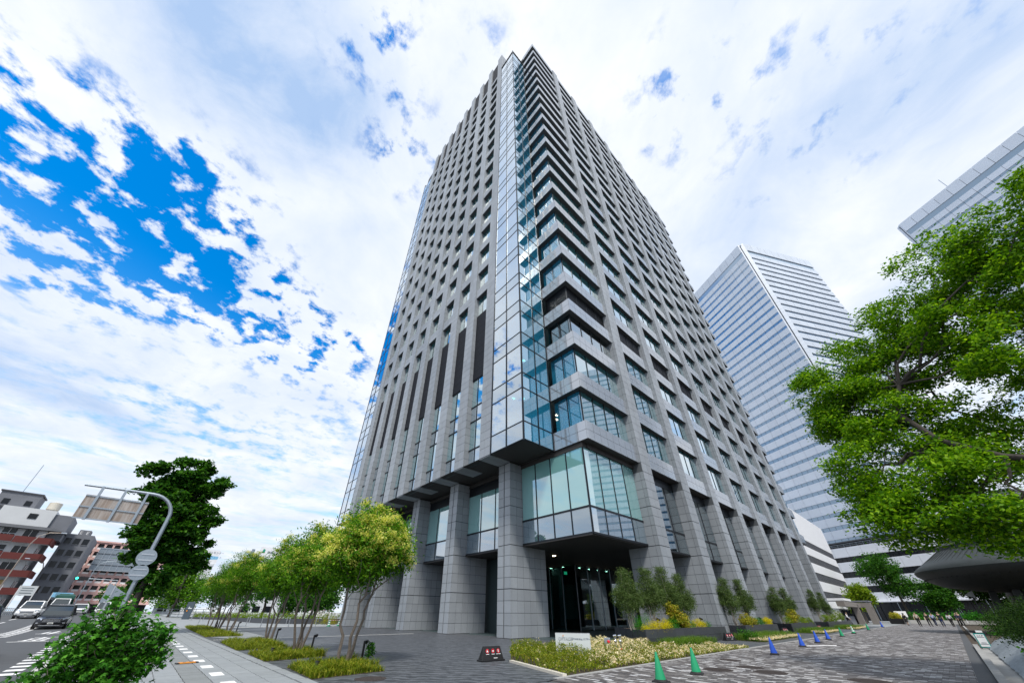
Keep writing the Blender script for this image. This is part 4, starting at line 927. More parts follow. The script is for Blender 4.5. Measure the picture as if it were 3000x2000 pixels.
carpet(FB, 30000, .27, 'grass_bed', 'groundcover_leaves', 'small olive green leaves of the mound around the name sign', 142, .042, hf=hf, cat='ground cover')
carpet([(-7.5, -4.66), (3.8, -4.66), (3.4, -3.2), (-3, -3.3), (-4.8, -2.3), (-5.6, -2.6), (-7.5, -3.9)], 5200, .27, 'bloom', 'cream_flowers', 'cream flowers along the front of the sign bed by the bricks', 143, .05, hf=hf)
carpet([(-5.6, -2.4), (-3, -3.3), (-.7, -2.2), (-2, -.6), (-4.5, -.8)], 3000, .32, 'bloom', 'cream_flowers', 'cream flowers right of the name sign', 144, .05, hf=hf)
carpet(FB, 900, .30, 'bloom', 'cream_flowers', 'scattered pale flower tips over the sign bed', 145, .04, hf=hf)
for i, (xa, xb) in enumerate(((-.2, 4.2), (8.6, 17.3), (24.2, 32.6), (41, 50))):
    w_ = ('nearest the name sign', 'in front of the second planter', 'in front of the third planter', 'in front of the farthest planter')[i]; yb = -1.95
    p = [(xa, -4.0 if i else -3.2), (xb, -3.8 if i else -3.2), (xb + .4, yb), (xa + .5, yb)]
    blades(p, 2600, .34, .02, 'grass_blade', 'liriope_grass', 'dark green grass strip ' + w_, 150 + i, .8); struct(MB().prism(p, -.01, .008).build('bed_soil', 'soil'))
    if i: carpet([(xa, -4.1), (xb, -3.9), (xb, -3.0), (xa + .2, -3.2)], 2600, .16, 'bloom', 'cream_flowers', 'low cream flower strip ' + w_, 160 + i, .06)
shrub('fern_clump', 'low bright green fern clump at the left end of the second flower strip', [(9.2, -3.3, .2, .35), (9.4, -2.8, .3, .3)], (9.2, -3.2, 0), 'leaf_bush', 60, 16, .09, 165, .35, .15, stem=False)
# kerb line of the bed
ed = MB(); ed.beam((-9.8, -4.76, .02), (-8.82, -1.75, .02), .12, .08); struct(ed.build('bed_edging', 'cream'))

# ---------------------------------------------------------------- signs and street furniture
# name sign
sx, sy = Vector((-6.62, -1.75)), Vector((-5.98, -2.78)); dv = (sy - sx); rz = math.atan2(dv.y, dv.x)
ns = thing('name_sign', 'brushed metal name sign reading OPTAGE standing in the flower bed', 'sign', (sx.x, sx.y, 0), rz); WS = dv.length + .02
MB().box(0, WS, 0, .10, 0, .72).build('panel', 'sign_white', ns, bevel=.004); MB().box(-.004, WS + .004, -.004, .104, .72, .728).build('top_edge', 'chrome', ns)
TM = lambda x, z: frame_M((x, -.004, z), (1, 0, 0), (0, 0, 1))
mat('letter', (.42, .47, .52), .3, .4); mat('letter_dark', (.10, .14, .2), .4)
text('OPTAGE', .135, 'letter_dark', ns, TM(.105, .505), extrude=.006); text('OPTAGE', .135, 'sign_white', ns, frame_M((.10, -.012, .508), (1, 0, 0), (0, 0, 1)), extrude=.003)
text('OPTAGE Bldg. オプテージビル', .066, 'letter_dark', ns, TM(.57, .525), extrude=.004)
MB().hexa([(.265, -.018, .615), (.29, -.018, .615), (.29, -.006, .615), (.265, -.006, .615), (.275, -.018, .655), (.305, -.018, .655), (.305, -.006, .655), (.275, -.006, .655)]).build('flame_mark', 'orange', ns)
# no-smoking A boards
def aboard(loc, rz, label, s=1.0):
    t = thing('sidewalk_sign', label, 'sign', loc, rz, 'black prohibition signs'); h, w0, w1, d0 = .40 * s, .86 * s, .66 * s, .13 * s
    MB().hexa([(-w0 / 2, -d0, .03), (w0 / 2, -d0, .03), (w0 / 2, d0, .03), (-w0 / 2, d0, .03), (-w1 / 2, -.03, h), (w1 / 2, -.03, h), (w1 / 2, .03, h), (-w1 / 2, .03, h)]).build('board', 'black', t, bevel=.006)
    MB().box(-w0 / 2 - .03, w0 / 2 + .03, -d0 - .03, d0 + .03, 0, .045).build('foot', 'black', t, bevel=.01)
    nrm = Vector((0, -(h - .03), d0 - .03)).normalized(); upv = Vector((0, (d0 - .03), h - .03)).normalized()
    def on(x, z): f = (z - .03) / (h - .03); return Vector((x, -(d0 + (.03 - d0) * f), z)) + Vector((0, -.006, .002))
    for k, x in enumerate((-.2, .02, .23)):
        M = frame_M(on(x * s, .27 * s), (1, 0, 0), upv); me = MB()
        for q in range(20):
            a, b = 2 * math.pi * q / 20, 2 * math.pi * (q + 1) / 20; R0, R1 = .043 * s, .062 * s
            me.quad((R0 * math.cos(a), R0 * math.sin(a), 0), (R1 * math.cos(a), R1 * math.sin(a), 0), (R1 * math.cos(b), R1 * math.sin(b), 0), (R0 * math.cos(b), R0 * math.sin(b), 0))
        me.quad((-.045 * s, .030 * s, .001), (-.03 * s, .045 * s, .001), (.045 * s, -.03 * s, .001), (.03 * s, -.045 * s, .001)); o = me.build('prohibition_ring', 'red', t); o.data.transform(M)
        ic = MB(); [ic.box(*q, 0, .002) for q in (((-.028 * s, .028 * s, -.012 * s, .006 * s), (-.008 * s, .008 * s, -.026 * s, .030 * s), (-.03 * s, -.01 * s, -.03 * s, -.012 * s), (.01 * s, .03 * s, -.03 * s, -.012 * s)) if k == 0 else ((-.03 * s, .03 * s, -.022 * s, -.008 * s), (-.03 * s, .012 * s, 0, .014 * s), (.014 * s, .03 * s, -.006 * s, .022 * s)) if k == 1 else ((-.012 * s, .010 * s, -.032 * s, .012 * s), (-.010 * s, .012 * s, .014 * s, .034 * s), (-.004 * s, .022 * s, -.034 * s, -.026 * s)))]
        o = ic.build('pictogram', 'white', t); o.data.transform(M)
        cp = MB().box((-.062 if k < 2 else -.09) * s, (.062 if k < 2 else .09) * s, -.006 * s, .006 * s, 0, .001); o = cp.build('caption', 'white', t); o.data.transform(frame_M(on(x * s, .188 * s), (1, 0, 0), upv))
    o = MB().box(-.075 * s, .075 * s, -.008 * s, .008 * s, 0, .001).build('caption', 'white', t); o.data.transform(frame_M(on(.1 * s, .085 * s), (1, 0, 0), upv)); return t
aboard((-9.1, -1.1, 0), -.12, 'black board with three red prohibition rings on the slate by the flower bed', .98)
aboard((8.6, -2.2, 0), -.3, 'black board with red prohibition rings between the first two planters', .98); aboard((23.2, -1.6, 0), -.3, 'black board with red prohibition rings between the second and third planters', .98); aboard((38.5, -1.2, 0), -.3, 'black board with red prohibition rings before the farthest planter', .98)
# fire hose connection
fc_ = thing('hose_connection', 'grey box with twin chrome and red hose pipes in the flower bed', 'hydrant', (-4.75, -3.0, 0), -.95)
MB().box(-.38, -.16, -.02, .12, 0, .56).build('box', 'galv', fc_, bevel=.006); MB().lathe([(.055, 0), (.055, .03), (.03, .05)], 14).build('alarm_lamp', 'red', fc_).matrix_local = Matrix.Translation((-.23, -.02, .44)) @ Matrix.Rotation(math.pi / 2, 4, 'X'); MB().box(-.21, -.165, -.026, -.02, .05, .24).build('plate', 'red', fc_)
for x in (.02, .19):
    MB().tube([(x, 0, 0), (x, 0, .62)], .032, 10).build('pipe', 'chrome', fc_, smooth=True); MB().tube([(x - .05, -.01, .62), (x + .06, -.05, .63)], [.042, .05], 10).build('outlet', 'chrome', fc_, smooth=True); MB().lathe([(.04, 0), (.052, .02), (.052, .06), (.03, .09)], 10, (x, 0, .42)).build('valve', 'chrome', fc_, smooth=True); MB().tube([(x, -.004, .0), (x, -.004, .26)], .036, 10).build('sleeve', 'red', fc_, smooth=True)
# traffic cones
def cone(loc, m, label, stripe=False, h=.56, rz=0):
    t = thing('traffic_cone', label, 'cone', loc, rz, 'traffic cones along the driveway'); k = h / .7
    MB().lathe([(.15 * k, .03), (.145 * k, .06), (.03 * k, .68 * k), (.022 * k, .70 * k)], 18).build('cone', m, t, smooth=True); MB().box(-.19 * k, .19 * k, -.19 * k, .19 * k, 0, .035).build('base', 'cone_base', t, bevel=.012); MB().lathe([(.19 * k, .035), (.17 * k, .055), (.15 * k, .06)], 18).build('weight_ring', 'rubber_black', t, smooth=True)
    if stripe:
        for z in (.2, .36, .52): MB().lathe([(.152 * k - (z - .06) * .185 * k, z * k), (.152 * k - (z + .02) * .185 * k, (z + .08) * k)], 18).build('stripe', 'white', t)
cone((-8.72, -6.67, 0), 'cone_green', 'green traffic cone at the bottom edge, nearest the camera'); cone((-6.84, -6.68, 0), 'cone_green', 'green traffic cone on the bricks, second from the camera', rz=.3); cone((.76, -6.47, 0), 'cone_blue', 'blue traffic cone, first of the three blue cones', rz=.2)
cone((6.49, -6.2, 0), 'cone_blue', 'blue traffic cone beside a white pole lying on the bricks', rz=.5); cone((10.52, -6.07, 0), 'cone_blue', 'blue traffic cone, third of the blue cones'); cone((14.76, -5.85, 0), 'cone_blue', 'blue traffic cone just before the plain green cones', rz=.3); cone((20.5, -5.71, 0), 'cone_green', 'plain green traffic cone next to the striped one')
cone((27.37, -5.49, 0), 'cone_green', 'green traffic cone with white stripes', True, .6); cone((39.63, -5.15, 0), 'cone_green', 'last plain green traffic cone near the portal', h=.6); cone((55.57, -4.87, 0), 'cone_blue', 'farthest blue traffic cone by the portal', h=.65)
tag(MB().tube([(6.7, -6.3, .03), (8.3, -7.2, .03)], .018, 8).build('loose_pole', 'white', smooth=True), 'thin white pole lying on the bricks beside a blue cone', 'pole')
# path lamps and uplights
for i, (x, y, h) in enumerate(((-12.55, 1.0, .55), (-12.85, 5.1, .57), (-12.75, 11.4, .6), (-12.75, 23.4, .68))):
    w_ = ('nearest', 'second', 'third', 'farthest')[i]
    t = thing('path_lamp', 'black angled path lamp in the %s grass bed' % w_, 'lamp', (x, y, 0), .6, 'path lamps'); MB().box(-.025, .025, -.025, .025, 0, h).build('post', 'black_metal', t, bevel=.004); MB().beam((0, 0, h - .02), (.10, 0, h - .02), .045).build('arm', 'black_metal', t); MB().hexa([(.07, -.045, h - .085), (.15, -.045, h - .05), (.15, .045, h - .05), (.07, .045, h - .085), (.05, -.045, h + .0), (.135, -.045, h + .03), (.135, .045, h + .03), (.05, .045, h)]).build('head', 'black_metal', t, bevel=.008)
for i, (x, y) in enumerate(((-14.2, 0), (-14.2, 5.1), (-14.25, 10.4), (-14.3, 22.0))):
    t = thing('uplight', 'small black cylinder uplight in the %s grass bed' % ('nearest', 'second', 'third', 'farthest')[i], 'lamp', (x, y, 0), .3, 'uplights in the grass'); MB().tube([(0, 0, .05), (.05, 0, .22)], .055, 12).build('barrel', 'black_metal', t, smooth=True); MB().tube([(0, 0, 0), (0, 0, .08)], .02, 8).build('spike', 'black_metal', t)
for i, (x, y) in enumerate(((1.9, -1.35), (7.6, -1.2), (19.0, -1.2), (33.0, -1.2))):
    t = thing('spot_lamp', 'small black spot lamp %s' % ('in front of the first olive tree', 'at the right end of the first planter', 'among the shrubs of the second planter', 'among the shrubs of the third planter')[i], 'lamp', (x, y, .6), 0, 'spot lamps in the planters'); MB().tube([(0, 0, 0), (0, 0, .5)], .022, 8).build('stem', 'black_metal', t); MB().tube([(-.02, 0, .52), (.13, -.06, .45)], [.05, .06], 12).build('head', 'black_metal', t, smooth=True)
# steel bollards
BO = [(-10.12, 36.84), (-7.81, 49.52), (-8.93, 36.1), (-5.56, 46.41), (-4.34, 45.72), (-6.41, 35.78), (-3.92, 35.11), (-2.2, 36.36), (-13.38, 57.2), (-13.3, 46.4), (-12.24, 55.2)]; BL = ['left of the pair beside the hedge wall', 'close to the hedge wall at its left end', 'in the front row behind the third ash tree', 'close to the hedge wall behind the second ash stems', 'close to the hedge wall near its middle', 'in the front row behind the second ash tree', 'in front of the map board', 'beside the striped barricade', 'just right of the dark monolith', 'in front of the dark monolith', 'second right of the dark monolith']
b0 = None
for (x, y), lb_ in zip(BO, BL):
    if b0 is None:
        b0 = thing('bollard', 'slim steel bollard ' + lb_, 'bollard', (x, y, 0), 0, 'steel bollards'); MB().tube([(0, 0, 0), (0, 0, .80)], .038, 12).build('post', 'steel', b0, smooth=True); MB().lathe([(.04, .8), (.04, .83), (.02, .845)], 12).build('cap', 'chrome', b0, smooth=True); MB().lathe([(.06, 0), (.06, .015)], 12).build('flange', 'steel', b0)
    else: dup(b0, (x, y, gheight(x, y)), 0, 'slim steel bollard ' + lb_)
# dark monolith sign
mo = thing('monolith_sign', 'tall dark stone monolith sign with small white writing at the pavement edge', 'sign', (-13.85, 60.9, .25), -.35); MB().box(-.42, .42, -.1, .1, -.3, 2.25).build('slab', 'sign_dark', mo, bevel=.01); MB().box(-.16, .30, -.115, -.1, 1.42, 1.50).build('caption', 'white', mo); MB().box(-.12, .03, -.115, -.1, 1.56, 1.64).build('arrow', 'white', mo); MB().box(-.3, -.05, -.115, -.1, 1.02, 1.28).build('emblem_plate', 'black', mo); MB().box(-.24, -.1, -.12, -.115, 1.08, 1.24).build('emblem', 'orange', mo)
# barricade of two striped cones and a bar
ba = thing('barricade', 'green and white striped cone pair joined by a red and white bar', 'barricade', (-1.7, 35.85, 0), .745)
for s in (-1, 1):
    x = s * 1.06; MB().lathe([(.15, .03), (.02, .66)], 14, (x, 0, 0)).build('cone', 'cone_green', ba, smooth=True); MB().box(x - .2, x + .2, -.2, .2, 0, .04).build('base', 'cone_green', ba)
    for z in (.14, .32, .5): MB().lathe([(.155 - (z - .03) * .205, z), (.155 - (z + .06) * .205, z + .08)], 14, (x, 0, 0)).build('stripe', 'white', ba)
for k in range(8): MB().tube([(-1.06 + k * .265, 0, .56), (-1.06 + (k + 1) * .265, 0, .56)], .025, 8).build('bar_section', 'red' if k % 2 else 'white', ba)
# raised hedge bed at the back of the plaza
hw = thing('hedge_wall', 'low dark stone wall of the raised hedge bed behind the bollards', 'wall', (0, 46, 0))
HP = [(-13.0, 68), (-9.5, 60.5), (-7.7, 55), (-5.5, 47.8), (-3.5, 45.4), (2.5, 44)]
for a, b in zip(HP, HP[1:]): MB().beam((a[0], a[1] - 46, .3), (b[0], b[1] - 46, .3), .25, .6).build('wall_stone', 'planter_stone', hw)
hb = []; 
for a, b in zip(HP, HP[1:]):
    n = max(2, int(math.hypot(b[0] - a[0], b[1] - a[1]) / .9))
    for k in range(n): hb.append((a[0] + (b[0] - a[0]) * k / n + .7, a[1] + (b[1] - a[1]) * k / n + .9, .72, .5))
shrub('hedge', 'clipped yellow green hedge behind the low dark wall', hb, (0, 47, .1), 'leaf_hedge', 700, 16, .13, 201, .6, .35, stem=False, cat='hedge')
shrub('grass_mound', 'tawny mound of grasses at the foot of the dark wall', [(-.9, 41.5, .3, .5), (-.1, 41.0, .3, .5), (-1.8, 42, .25, .4)], (-.9, 41.5, 0), 'leaf_aucuba', 90, 16, .16, 202, .2, .3, stem=False)
mb_ = thing('map_board', 'white map board with dark red header and foot behind the hedge wall', 'sign', (4.2, 63, .3), -.5); MB().box(-1.3, 1.3, 0, .1, .35, 1.25).build('board', 'white', mb_); MB().box(-1.32, 1.32, -.01, .11, 1.27, 1.5).build('header', 'red_wall', mb_); MB().box(-1.32, 1.32, -.01, .11, .22, .34).build('foot', 'red_wall', mb_); [MB().box(x - .05, x + .05, .02, .08, -.3, .25).build('leg', 'galv', mb_) for x in (-1.1, 1.1)]
for k, x in enumerate((-.9, -.55, -.2, .35, .65, .95)): MB().box(x - .11, x + .11, -.02, -.01, 1.32, 1.45).build('header_character', 'white', mb_)
for k in range(6): MB().box(.25, .95, -.012, 0, .5 + k * .1, .54 + k * .1).build('text_line', 'sign_back', mb_)
MB().hexa([(-.9, -.8, 0), (-.5, -.8, 0), (-.5, -.6, 0), (-.9, -.6, 0), (-.9, -.75, 1.35), (-.5, -.75, 1.35), (-.5, -.65, 1.35), (-.9, -.65, 1.35)]).build('front_panel', 'sign_dark', mb_)

# overhead road sign on a curved pole
ps = thing('sign_pole', 'curved galvanized pole with round signs and a large blank sign back', 'sign', (-19.3, 21.4, 0)); arc = [(0, 0, -.1), (0, 0, 2.0), (0, 0, 4.5), (0, 0, 6.4)]
for k in range(1, 10):
    a = math.pi / 2 * k / 9; arc.append((-1.35 + 1.35 * math.cos(a), 0, 6.7 + 1.35 * math.sin(a)))
arc += [(-2.5, -.02, 8.05), (-4.55, -.1, 7.98)]
MB().tube(arc, [.125, .12, .115, .11] + [.105] * 9 + [.08, .06], 14).build('pole', 'galv', ps, smooth=True)
sgn = MB().box(-4.2, -1.3, -.22, -.19, 6.05, 7.45).build('sign_panel', 'sign_back', ps, bevel=.01)
for k in range(3): MB().box(-3.75 + k * 1.05, -3.63 + k * 1.05, -.33, -.23, 5.98, 8.0).build('hanger', 'galv', sgn)
for z in (6.05, 6.72, 7.38): MB().box(-4.2, -1.3, -.27, -.225, z - .03, z + .04).build('rail', 'galv', sgn)
for z, r in ((4.22, .48), (3.36, .44)):
    d = MB().tube([(-.06, -.16, z), (-.06, -.18, z)], [r, r], 28).build('round_sign', 'galv', ps, smooth=True, label='round sign seen from behind'); MB().box(-.4, .3, -.21, -.185, z - .2, z - .12).build('rail', 'steel', d); MB().box(-.36, .26, -.21, -.185, z + .14, z + .2).build('rail', 'steel', d)
tg = MB().tube([(-.75, -.1, 2.2), (-.75, -.13, 2.2)], [.62, .62], 3).build('triangle_sign', 'galv', ps)
MB().box(-.78, -.72, -.16, -.1, .9, 2.6).build('triangle_post', 'steel', ps)

# ---------------------------------------------------------------- pavilion, portal and right-hand bank
PC = Vector((41.0, -20.0, 0)); pv_ = thing('pavilion', 'dark copper roofed round pavilion at the right edge', 'pavilion', PC)
RR = 9.3
def ring(r0, r1, z0, z1, n, a0, a1, gap): 
    out = []
    for k in range(n):
        a = a0 + (a1 - a0) * k / n + gap; b = a0 + (a1 - a0) * (k + 1) / n - gap; out.append([(r0 * math.cos(a), r0 * math.sin(a), z0), (r0 * math.cos(b), r0 * math.sin(b), z0), (r1 * math.cos(b), r1 * math.sin(b), z1), (r1 * math.cos(a), r1 * math.sin(a), z1)])
    return out
rb = MB(); rb.lathe([(2.2, 2.9), (RR * .62, 3.35), (RR * .84, 3.75), (RR - .5, 4.35), (RR - .08, 4.75), (RR, 5.0), (RR - .1, 5.22), (RR - .5, 5.5), (RR * .72, 6.9)], 72); rb.build('roof_lip', 'copper_dark', pv_, smooth=True)
up_ = MB(); up_.lathe([(RR * .74, 6.7), (RR * .735, 7.05), (RR * .72, 7.1), (1.0, 11.6), (.3, 12.0)], 72); up_.build('upper_roof', 'copper_dark', pv_)
sm = MB()
for i in range(34):
    r1_ = RR * .72 - i * .155; r0_ = r1_ + .17; z1_ = 7.12 + i * .121
    for q in ring(r0_, r1_, z1_ + .0, z1_ + .127, 120 - i * 2, math.pi * .45, math.pi * 1.6, .003 + .001 * (i % 2)): sm.quad(*q)
sm.build('roof_shingles', 'copper_shingle', pv_, kind='stuff')
seam = MB()
for k in range(72):
    a = math.pi * .4 + 2 * math.pi * k / 110; c, s = math.cos(a), math.sin(a); seam.beam((c * (RR - .5), s * (RR - .5), 5.46), (c * RR * .74, s * RR * .74, 6.85), .035)
    seam.beam((c * (RR - .45), s * (RR - .45), 4.36), (c * RR * .64, s * RR * .64, 3.40), .05)
seam.build('roof_seams', 'copper_dark', pv_, kind='stuff')
for k in range(6):
    a = math.pi * (.55 + k * .18); c, s = math.cos(a), math.sin(a); MB().hexa([(c * 5.6 - .45, s * 5.6 - .3, 0), (c * 5.6 + .45, s * 5.6 - .3, 0), (c * 5.6 + .45, s * 5.6 + .3, 0), (c * 5.6 - .45, s * 5.6 + .3, 0), (c * 5.0 - .3, s * 5.0 - .2, 3.6), (c * 5.0 + .3, s * 5.0 - .2, 3.6), (c * 5.0 + .3, s * 5.0 + .2, 3.6), (c * 5.0 - .3, s * 5.0 + .2, 3.6)]).build('column', 'copper_dark', pv_)
MB().lathe([(4.3, 0), (4.3, 3.2)], 40).build('wall', 'black', pv_, smooth=True)
wp = thing('warning_sign', 'white triangular sign on a dark post under the pavilion roof', 'sign', (42, -13.7, 0)); MB().tube([(0, 0, 0), (0, 0, 2.9)], .05, 10).build('post', 'grey_wall', wp); MB().tube([(0, 0, 3.1), (.02, 0, 3.1)], [.42, .42], 3).build('plate', 'sign_white', wp); wp.children[1].rotation_euler = (0, 0, .0)
# teal framed rental notice stand
ln = thing('notice_stand', 'teal framed white notice stand at the kerb on the right', 'sign', (12.4, -12.15, 0), -1.45)
mat('teal', (.01, .33, .30), .5); MB().box(-.17, .17, -.02, .02, .05, .60).build('frame', 'teal', ln); MB().box(-.14, .14, -.026, -.02, .08, .57).build('notice', 'white', ln); text('LUUP', .085, 'black', ln, frame_M((-.105, -.028, .48), (1, 0, 0), (0, 0, 1)), extrude=.002); MB().box(-.12, .12, -.03, -.026, .44, .455).build('text_line', 'sign_dark', ln); MB().box(-.13, .13, -.03, -.026, .17, .19).build('text_line', 'sign_dark', ln); MB().box(-.08, .08, -.03, -.026, .22, .24).build('text_line', 'sign_dark', ln); MB().box(-.24, -.05, .03, .05, .62, .72).build('header_board', 'black', ln); MB().box(-.05, .16, -.02, .02, .64, .72).build('badge', 'white', ln); MB().box(-.17, -.14, 0, .25, 0, .04).build('foot', 'black', ln); MB().box(.14, .17, 0, .25, 0, .04).build('foot', 'black', ln)
# rough stone bank with a clipped shrub mass
bk = thing('stone_bank', 'rough grey stone bank wall beside the right kerb', 'wall', (0, -12.2, 0)); V = []; F = []; nx, ny = 60, 14; random.seed(5)
for i in range(nx):
    for j in range(ny):
        x = -9 + i * .38; t = j / (ny - 1); yy_ = -.02 - t * 1.5; z = .02 + .62 * (1 - (1 - t) ** 2.2) + random.uniform(-.015, .015); V.append((x + random.uniform(-.05, .05), yy_ + random.uniform(-.03, .03), z))
for i in range(nx - 1):
    for j in range(ny - 1): a = i * ny + j; F.append((a, a + ny, a + ny + 1, a + 1))
npmesh('bank_face', V, F, 'bank_stone', bk); MB().quad((-9, .42, -.03), (13.4, .42, -.03), (13.4, -1.6, -.03), (-9, -1.6, -.03)).build('bank_foot', 'concrete', bk); MB().hexa([(13.0, -1.5, 0), (13.6, -1.5, 0), (13.6, 0, 0), (13.0, 0, 0), (13.0, -1.5, .62), (13.5, -1.4, .55), (13.5, -.35, .3), (13.0, -.35, .3)]).build('bank_end', 'bank_stone', bk)
SM = [(x, -13.35 + .15 * math.sin(x), .95 + .12 * math.sin(x * 1.7), .75) for x in np.arange(-4, 16, .8)] + [(x, -14.4, 1.15, .9) for x in np.arange(-4, 18, 1.1)]
shrub('clipped_shrub', 'dark rounded shrub mass on the stone bank at the right edge', SM, (5, -13.6, .3), 'leaf_dark', 2200, 20, .065, 211, .55, .3, stem=False, up=.5)
shrub('ivy_sprig', 'bright green leafy sprig trailing over the stone bank', [(-1.2, -12.7, .55, .25), (-2.2, -12.75, .5, .25), (9.5, -12.6, .75, .25)], (-1.5, -12.8, .3), 'leaf_bush', 40, 12, .08, 212, .6, .12, stem=False)
# stone portal at the end of the driveway
pt = thing('entrance_portal', 'brown grey stone portal frame beyond the far planter', 'portal', (66, -1.2, 0))
MB().box(-2, 16.6, .2, 1.2, 2.55, 3.25).build('lintel', 'portal', pt); MB().box(14.6, 16.6, -1.2, 1.3, 2.6, 3.3).build('side_lintel', 'portal', pt)
for x, y, w_ in ((10.8, .2, .7), (12.9, -1.3, .5), (15.6, -1.3, .6), (15.8, .5, .5)): MB().box(x - w_ / 2, x + w_ / 2, y, y + .8, 0, 3.0).build('pier', 'portal', pt)
MB().box(11.2, 15.4, 1.2, 1.4, 0, 2.5).build('door_glass', 'dark_window', pt); MB().box(-2, 10.4, 1.3, 1.5, 0, 1.2).build('low_wall', 'grey_wall', pt); MB().box(8, 16, 1.4, 5, 3.6, 3.95).build('canopy', 'white_wall', pt)
ds = thing('dark_shelter', 'steel framed glass shelter right of the stone portal', 'shelter', (84, -.5, 0))
for x in (0, 2.5, 5): MB().beam((x, -1.2, 0), (x, -1.2, 3.6), .16).build('post', 'galv', ds); MB().beam((x, 1, 0), (x, 1, 3.6), .16).build('post', 'galv', ds)
MB().box(-.3, 5.4, -1.5, 1.4, 3.55, 3.75).build('roof', 'grey_wall', ds); MB().box(0, 5, .9, .95, .1, 3.5).build('pane', 'dark_window', ds)
dp_ = thing('tub_planter', 'dark tub planter with red and yellow shrubs near the walkers', 'planter', (90.5, -4.2, 0)); MB().hexa([(-2.2, -.9, 0), (2.2, -.9, 0), (2.2, .9, 0), (-2.2, .9, 0), (-2.5, -1.1, .85), (2.5, -1.1, .85), (2.5, 1.1, .85), (-2.5, 1.1, .85)]).build('tub', 'black', dp_)
V, F, _ = leaves([(-1.3, 0, 1.1), (0, 0, 1.15)], [.7, .6], 90, 16, .2, .5, .5, .3, .35, 221); npmesh('shrub', V, F, 'leaf_aucuba', dp_); V, F, _ = leaves([(1.4, 0, 1.2)], [.75], 70, 16, .18, .5, .5, .3, .3, 222); npmesh('yellow_shrub', V, F, 'leaf_gold', dp_)
wbd = thing('white_board', 'small white tilted notice board behind the tub planter', 'sign', (96, -4.8, 0), -1.2); MB().box(-.9, .9, -.04, .04, 1.1, 2.1).build('panel', 'white', wbd); [MB().box(x - .04, x + .04, 0, .05, 0, 1.1).build('leg', 'galv', wbd) for x in (-.7, .7)]
# trees and hedges in the far forecourt
def small_tree(label, base, h, r, lm, seed, group='trees in the far forecourt', cl=420, ls=.34):
    random.seed(seed); bl = [(base[0] + random.uniform(-.55, .55) * r, base[1] + random.uniform(-.6, .6) * r, h * (.62 + random.uniform(-.2, .26)), r * random.uniform(.38, .55)) for _ in range(11)]
    return blob_tree('forecourt_tree', label, base, bl, [base, (base[0] + .1, base[1], h * .35), (base[0], base[1] + .1, h * .6), (base[0], base[1], h * .75)], lm, cl, 22, ls, seed, 'bark_dark', .7, .6, .4, .7, group, rt=.25)
small_tree('rounded green tree in front of the white podium, tallest of the forecourt trees', (106, -5.5, 0), 13.0, 5.4, 'leaf_plane', 231, cl=620); small_tree('smaller flat topped tree right of the tallest forecourt tree', (106, -10.8, 0), 8.0, 3.4, 'leaf_plane', 232); small_tree('pale yellow green tree above the portal roof', (98, 1.0, 0), 7.4, 3.2, 'leaf_hedge', 233); small_tree('dark evergreen tree beneath the pavilion eave', (88, -17.5, 0), 9.2, 4.2, 'leaf_dark', 234, cl=560)
small_tree('dark evergreen tree right of the other one behind the pavilion', (86, -22, 0), 9.5, 4.0, 'leaf_dark', 235)
shrub('forecourt_hedge', 'low clipped dark hedge behind the walking group', [(100, y, .9, 1.1) for y in np.arange(-16, -5, 1.0)], (100, -10, 0), 'leaf_conifer', 330, 16, .25, 236, .6, .5, stem=False, cat='hedge')
struct(MB().box(97.5, 98.3, -20, -5, 0, .6).build('low_wall', 'concrete_pale'))

